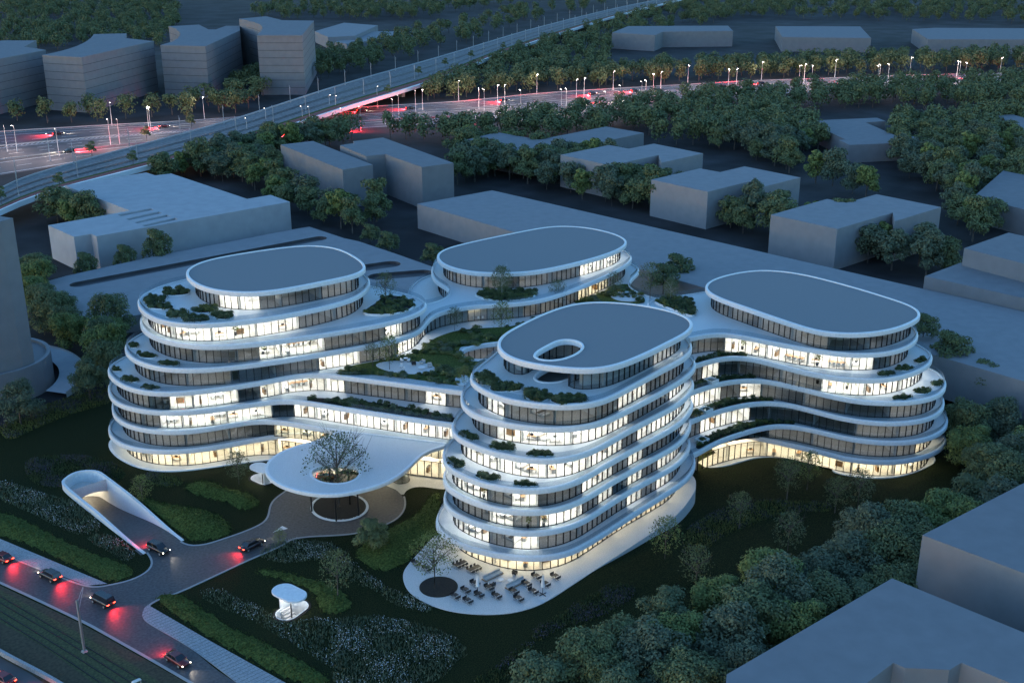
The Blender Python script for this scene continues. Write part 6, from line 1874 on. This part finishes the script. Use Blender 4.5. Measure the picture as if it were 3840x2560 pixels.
# garden patio furniture
PZ_ = Z[4] + .14
armchair((495, 928), PZ_, 2.6, 'dark armchair on the garden patio', f=z5, s=1.2)
armchair((555, 918), PZ_, 3.4, 'pale wicker armchair on the garden patio beside the dark one', 'fabric', z5, 1.2)
armchair((605, 940), PZ_, 4.2, 'pale wicker armchair at the right end of the garden patio', 'fabric', z5, 1.2)
round_table((550, 955), PZ_, 'round white table among the patio armchairs', z5, .75, .45)
round_table((440, 900), PZ_, 'small white bistro table at the back of the garden patio', z5, .45, .72)
for k, q in enumerate(((415, 905), (460, 905), (425, 965), (410, 945))):
    armchair(q, PZ_, k * 1.3, ('white slim garden chair left of the bistro table', 'white slim garden chair right of the bistro table', 'white slim garden chair at the front of the patio', 'white slim garden chair at the left of the patio front')[k], 'panel', z5, .7)

# ================================================================== INSIDE THE LIT ROOMS
r1 = lambda x, y: (1620 + x * .2551, 1350 + y * .2551)
r2 = lambda x, y: (1600 + x * .2551, 1720 + y * .2551)
r6 = lambda x, y: (2560 + x * .2551, 1180 + y * .2551)
def hotel_bed(px, z, label, f):
    a, b = at(*f(px[0] + 0, px[1] - 62), z), at(*f(px[0] + 130, px[1] - 62 + 55), z)
    if 'right' in label: a, b = (a[0] + 1.0, a[1] + 2.4), (b[0] + 1.0, b[1] + 2.4)
    t = thing('double_bed', label, 'bed', (*a, z), math.atan2(b[1] - a[1], b[0] - a[0]))
    mb = MB(); mb.box((0, 0, .18), (2.1, 1.9, .3)); mb.obj('bed_base', M['fabric'], t)
    mb = MB(); mb.box((0, 0, .45), (2.05, 1.85, .26), taper=.97); mb.obj('mattress', M['linen'], t)
    mb = MB(); mb.box((-1.1, 0, .6), (.12, 2.3, 1.2)); mb.obj('headboard', M['fabric'], t)
    mb = MB(); mb.box((.45, 0, .60), (.75, 1.92, .05)); mb.obj('throw', M['throw'], t)
    for s in (-.48, .48):
        mb = MB(); mb.box((-.78, s, .68), (.42, .75, .2), taper=.8); mb.obj('pillow', M['linen'], t)
    mb = MB(); mb.box((1.5, 0, .25), (.55, 1.6, .45)); mb.obj('foot_bench', M['linen'], t)
flo = ('first', 'second', 'third', 'fourth', 'fifth', 'sixth')
for px, k, f, side in (((1240, 1225), 1, r2, 'middle'), ((690, 1090), 1, r2, 'left'), ((1250, 920), 2, r2, 'middle'), ((990, 850), 2, r2, 'left'), ((1990, 880), 2, r2, 'right'), ((1260, 610), 3, r2, 'middle'), ((690, 470), 3, r2, 'left'), ((1430, 200), 4, r2, 'middle'), ((1130, 60), 4, r2, 'left'), ((2180, 140), 4, r2, 'right'),
                       ((1590, 1200), 5, r1, 'middle'), ((1020, 1010), 5, r1, 'left'), ((2110, 1210), 5, r1, 'right'), ((1580, 850), 6, r1, 'middle'), ((1010, 680), 6, r1, 'left')):
    hotel_bed(px, Z[k], 'double bed with brown throw, %s bedroom, %s upper floor of front wing' % (side, flo[k - 1]), f)
PLT = crown_mesh('foliage', M['leaf3'], 700, .55, 1.5, .5, 6, 170, .12)
PT = MB(); PT.cyl((0, 0, 0), .22, .5, 10, r2=.28); PT_ME = PT.me('pot', [M['dark_metal']])
def plant(px, z, label, s=1.0):
    x, y = at(*px, z)
    t = thing('potted_plant', label, 'plant', (x, y, z))
    link('pot', PT_ME, t); link('foliage', PLT, t)
    t.scale = (s, s, s * 1.25)
for px, z, lab, s in ((r2(1490, 1010), Z[2], 'left of two tall plants behind the second floor glass, front wing', 1.0), (r2(1720, 980), Z[2], 'right of two tall plants behind the second floor glass, front wing', 1.0), (r2(840, 560), Z[3], 'potted plant in the dark third floor room of the front wing', 1.0),
                      ((2246, 1723), Z[3] + .01, 'potted plant on the long side of the front wing, third floor', 1.0), ((2428, 1684), Z[3], 'potted plant far along the long side of the front wing', 1.0), (r6(875, 510), Z[4], 'large potted palm in the lit lounge of the right wing', 1.2), (r6(1975, 745), Z[4], 'large potted palm between the meeting rooms of the right wing', 1.2), (r6(1980, 1010), Z[3], 'potted palm in the office below the meeting rooms', 1.2), (qa(460, 0) if False else (3175, 1458), Z[3], 'potted palm near the white desks of the right wing', 1.1),
                      (z4f(1800, 850), Z[5], 'potted plant in the lit lounge of the left wing', 1.1), (z4f(1610, 725), Z[6], 'trough plant behind the glass of the upper left wing', 1.2), (z4f(2120, 790), Z[5], 'tall plant at the end of the long desk in the left wing', 1.1), (z4f(1810, 1110), Z[3], 'potted plant on the third floor of the left wing', 1.1), (z4f(2125, 1065), Z[3], 'potted plant at the bend of the third floor of the left wing', 1.1)):
    plant(px, z, lab, s)
def meeting(px, z, label, f, dx, L=3.6, m='wood', chairs=4):
    a, b = at(*f(*px), z), at(*f(px[0] + dx[0], px[1] + dx[1]), z)
    rz = math.atan2(b[1] - a[1], b[0] - a[0])
    t = thing('meeting_table', label, 'table', (*a, z), rz)
    mb = MB(); mb.box((0, 0, .73), (L, 1.2, .06)); mb.obj('table_top', M[m], t)
    for s in (-1, 1):
        mb = MB(); mb.box((s * L * .36, 0, .35), (.1, .7, .7)); mb.obj('leg', M['metal'], t)
    cs, sn = math.cos(rz), math.sin(rz)
    for k in range(chairs):
        for s in (-1, 1):
            u = (k - (chairs - 1) / 2) * L / chairs
            x, y = a[0] + u * cs - s * .95 * sn, a[1] + u * sn + s * .95 * cs
            c = thing('office_chair', 'white chair, %s %s seat, %s' % ('near' if s > 0 else 'far', ('first', 'second', 'third', 'fourth')[k], label), 'chair', (x, y, z), rz - s * math.pi / 2, 'chairs at the ' + label)
            mb_ = OC
            for nm, me in OC.items(): link(nm, me, c)
OC = {}
mb = MB(); mb.box((0, 0, .46), (.48, .48, .07)); OC['seat'] = mb.me('seat', [M['panel']])
mb = MB(); mb.box((-.24, 0, .78), (.05, .46, .5)); OC['backrest'] = mb.me('backrest', [M['panel']])
mb = MB(); mb.cyl((0, 0, .04), .03, .4, 6); mb.box((0, 0, .03), (.5, .06, .04)); mb.box((0, 0, .035), (.06, .5, .04)); OC['swivel_foot'] = mb.me('swivel_foot', [M['metal']])
meeting((1640, 660), Z[4], 'timber meeting table, left lit room, right wing', r6, (100, 22), 4.2)
meeting((2260, 740), Z[4], 'timber meeting table, right lit room, right wing', r6, (100, 10), 3.6)
meeting((2030, 795), Z[5], 'upper long desk behind left wing glass', z4f, (100, -18), 4.0, 'wood', 4)
meeting((2040, 1065), Z[3], 'lower long desk behind left wing glass', z4f, (100, -14), 4.0, 'wood', 4)
meeting((1480, 1150), Z[3], 'white double desk, third floor, left wing', z4f, (100, -16), 3.0, 'panel', 2)
meeting((1160, 1185), Z[3], 'white desk, dim corner office, left wing', z4f, (100, -3), 2.4, 'panel', 2)
meeting((1180, 1315), Z[2], 'white desk, lower corner office, left wing', z4f, (100, -3), 2.4, 'panel', 2)
meeting((1490, 1280), Z[2], 'white double desk, second floor, left wing', z4f, (100, -14), 3.0, 'panel', 2)
meeting((1320, 715), Z[6], 'white desk, top office floor, left wing', z4f, (100, -10), 3.0, 'panel', 2)
meeting((930, 612 - 0), Z[4], 'dark meeting table, brown room, back wing', z5, (100, -8), 3.2, 'dark_wood', 3)

# desks standing in the other lit bays
DK = MB(); DK.box((0, 0, .73), (1.7, .8, .05)); DK_ME = DK.me('table_top', [M['wood']])
DW_ME = DK.me('table_top', [M['panel']])
DL = MB(); DL.box((0, 0, .35), (.06, .7, .7)); DL_ME = DL.me('leg', [M['metal']])
DM = MB(); DM.box((0, 0, 1.05), (.62, .04, .38)); DM.box((0, 0, .8), (.06, .05, .16)); DM_ME = DM.me('monitor', [M['black']])
CBM = MB(); CBM.box((0, 0, .55), (1.5, .45, 1.1)); CB_ME = CBM.me('carcass', [M['wood']])
CT = MB(); CT.box((0, 0, 1.12), (1.54, .48, .04)); CT_ME = CT.me('cabinet_top', [M['dark_wood']])
rf_ = random.Random(31)
FURN.sort(key=lambda q: (q[0].name, q[1], q[4]))
WN = {root_L.name: 'left wing', root_F.name: 'front wing', root_B.name: 'back wing', root_R.name: 'right wing', root_K.name: 'link'}
seen_ = {}
for r, z0, m, ni, px in FURN:
    if rf_.random() < .25 or not (0 < px < 3840):
        continue
    lv = min(Z, key=lambda k: abs(Z[k] - z0))
    d = rf_.uniform(1.6, 3.2)
    x, y = m[0] + ni[0] * d, m[1] + ni[1] * d
    key = (WN[r.name], lv)
    seen_[key] = seen_.get(key, 0) + 1
    where = '%s from the left behind lit glass, %s of the %s' % (nth(seen_[key]), ('lower ground floor', 'ground floor', 'first floor', 'second floor', 'third floor', 'fourth floor', 'fifth floor', 'sixth floor', 'top floor')[lv + 1], key[0])
    ang = math.atan2(ni[1], ni[0]) + (math.pi / 2 if rf_.random() < .5 else 0)
    if rf_.random() < .7:
        t = thing('office_desk', 'desk, ' + where, 'desk', (x, y, z0 + .015), ang)
        link('table_top', DK_ME if rf_.random() < .4 else DW_ME, t)
        link('leg', DL_ME, t, (-.78, 0, 0)); link('leg', DL_ME, t, (.78, 0, 0)); link('monitor', DM_ME, t, (0, .2, 0))
    else:
        t = thing('cabinet', 'timber cabinet, ' + where, 'cabinet', (x, y, z0 + .015), ang)
        link('carcass', CB_ME, t); link('cabinet_top', CT_ME, t)
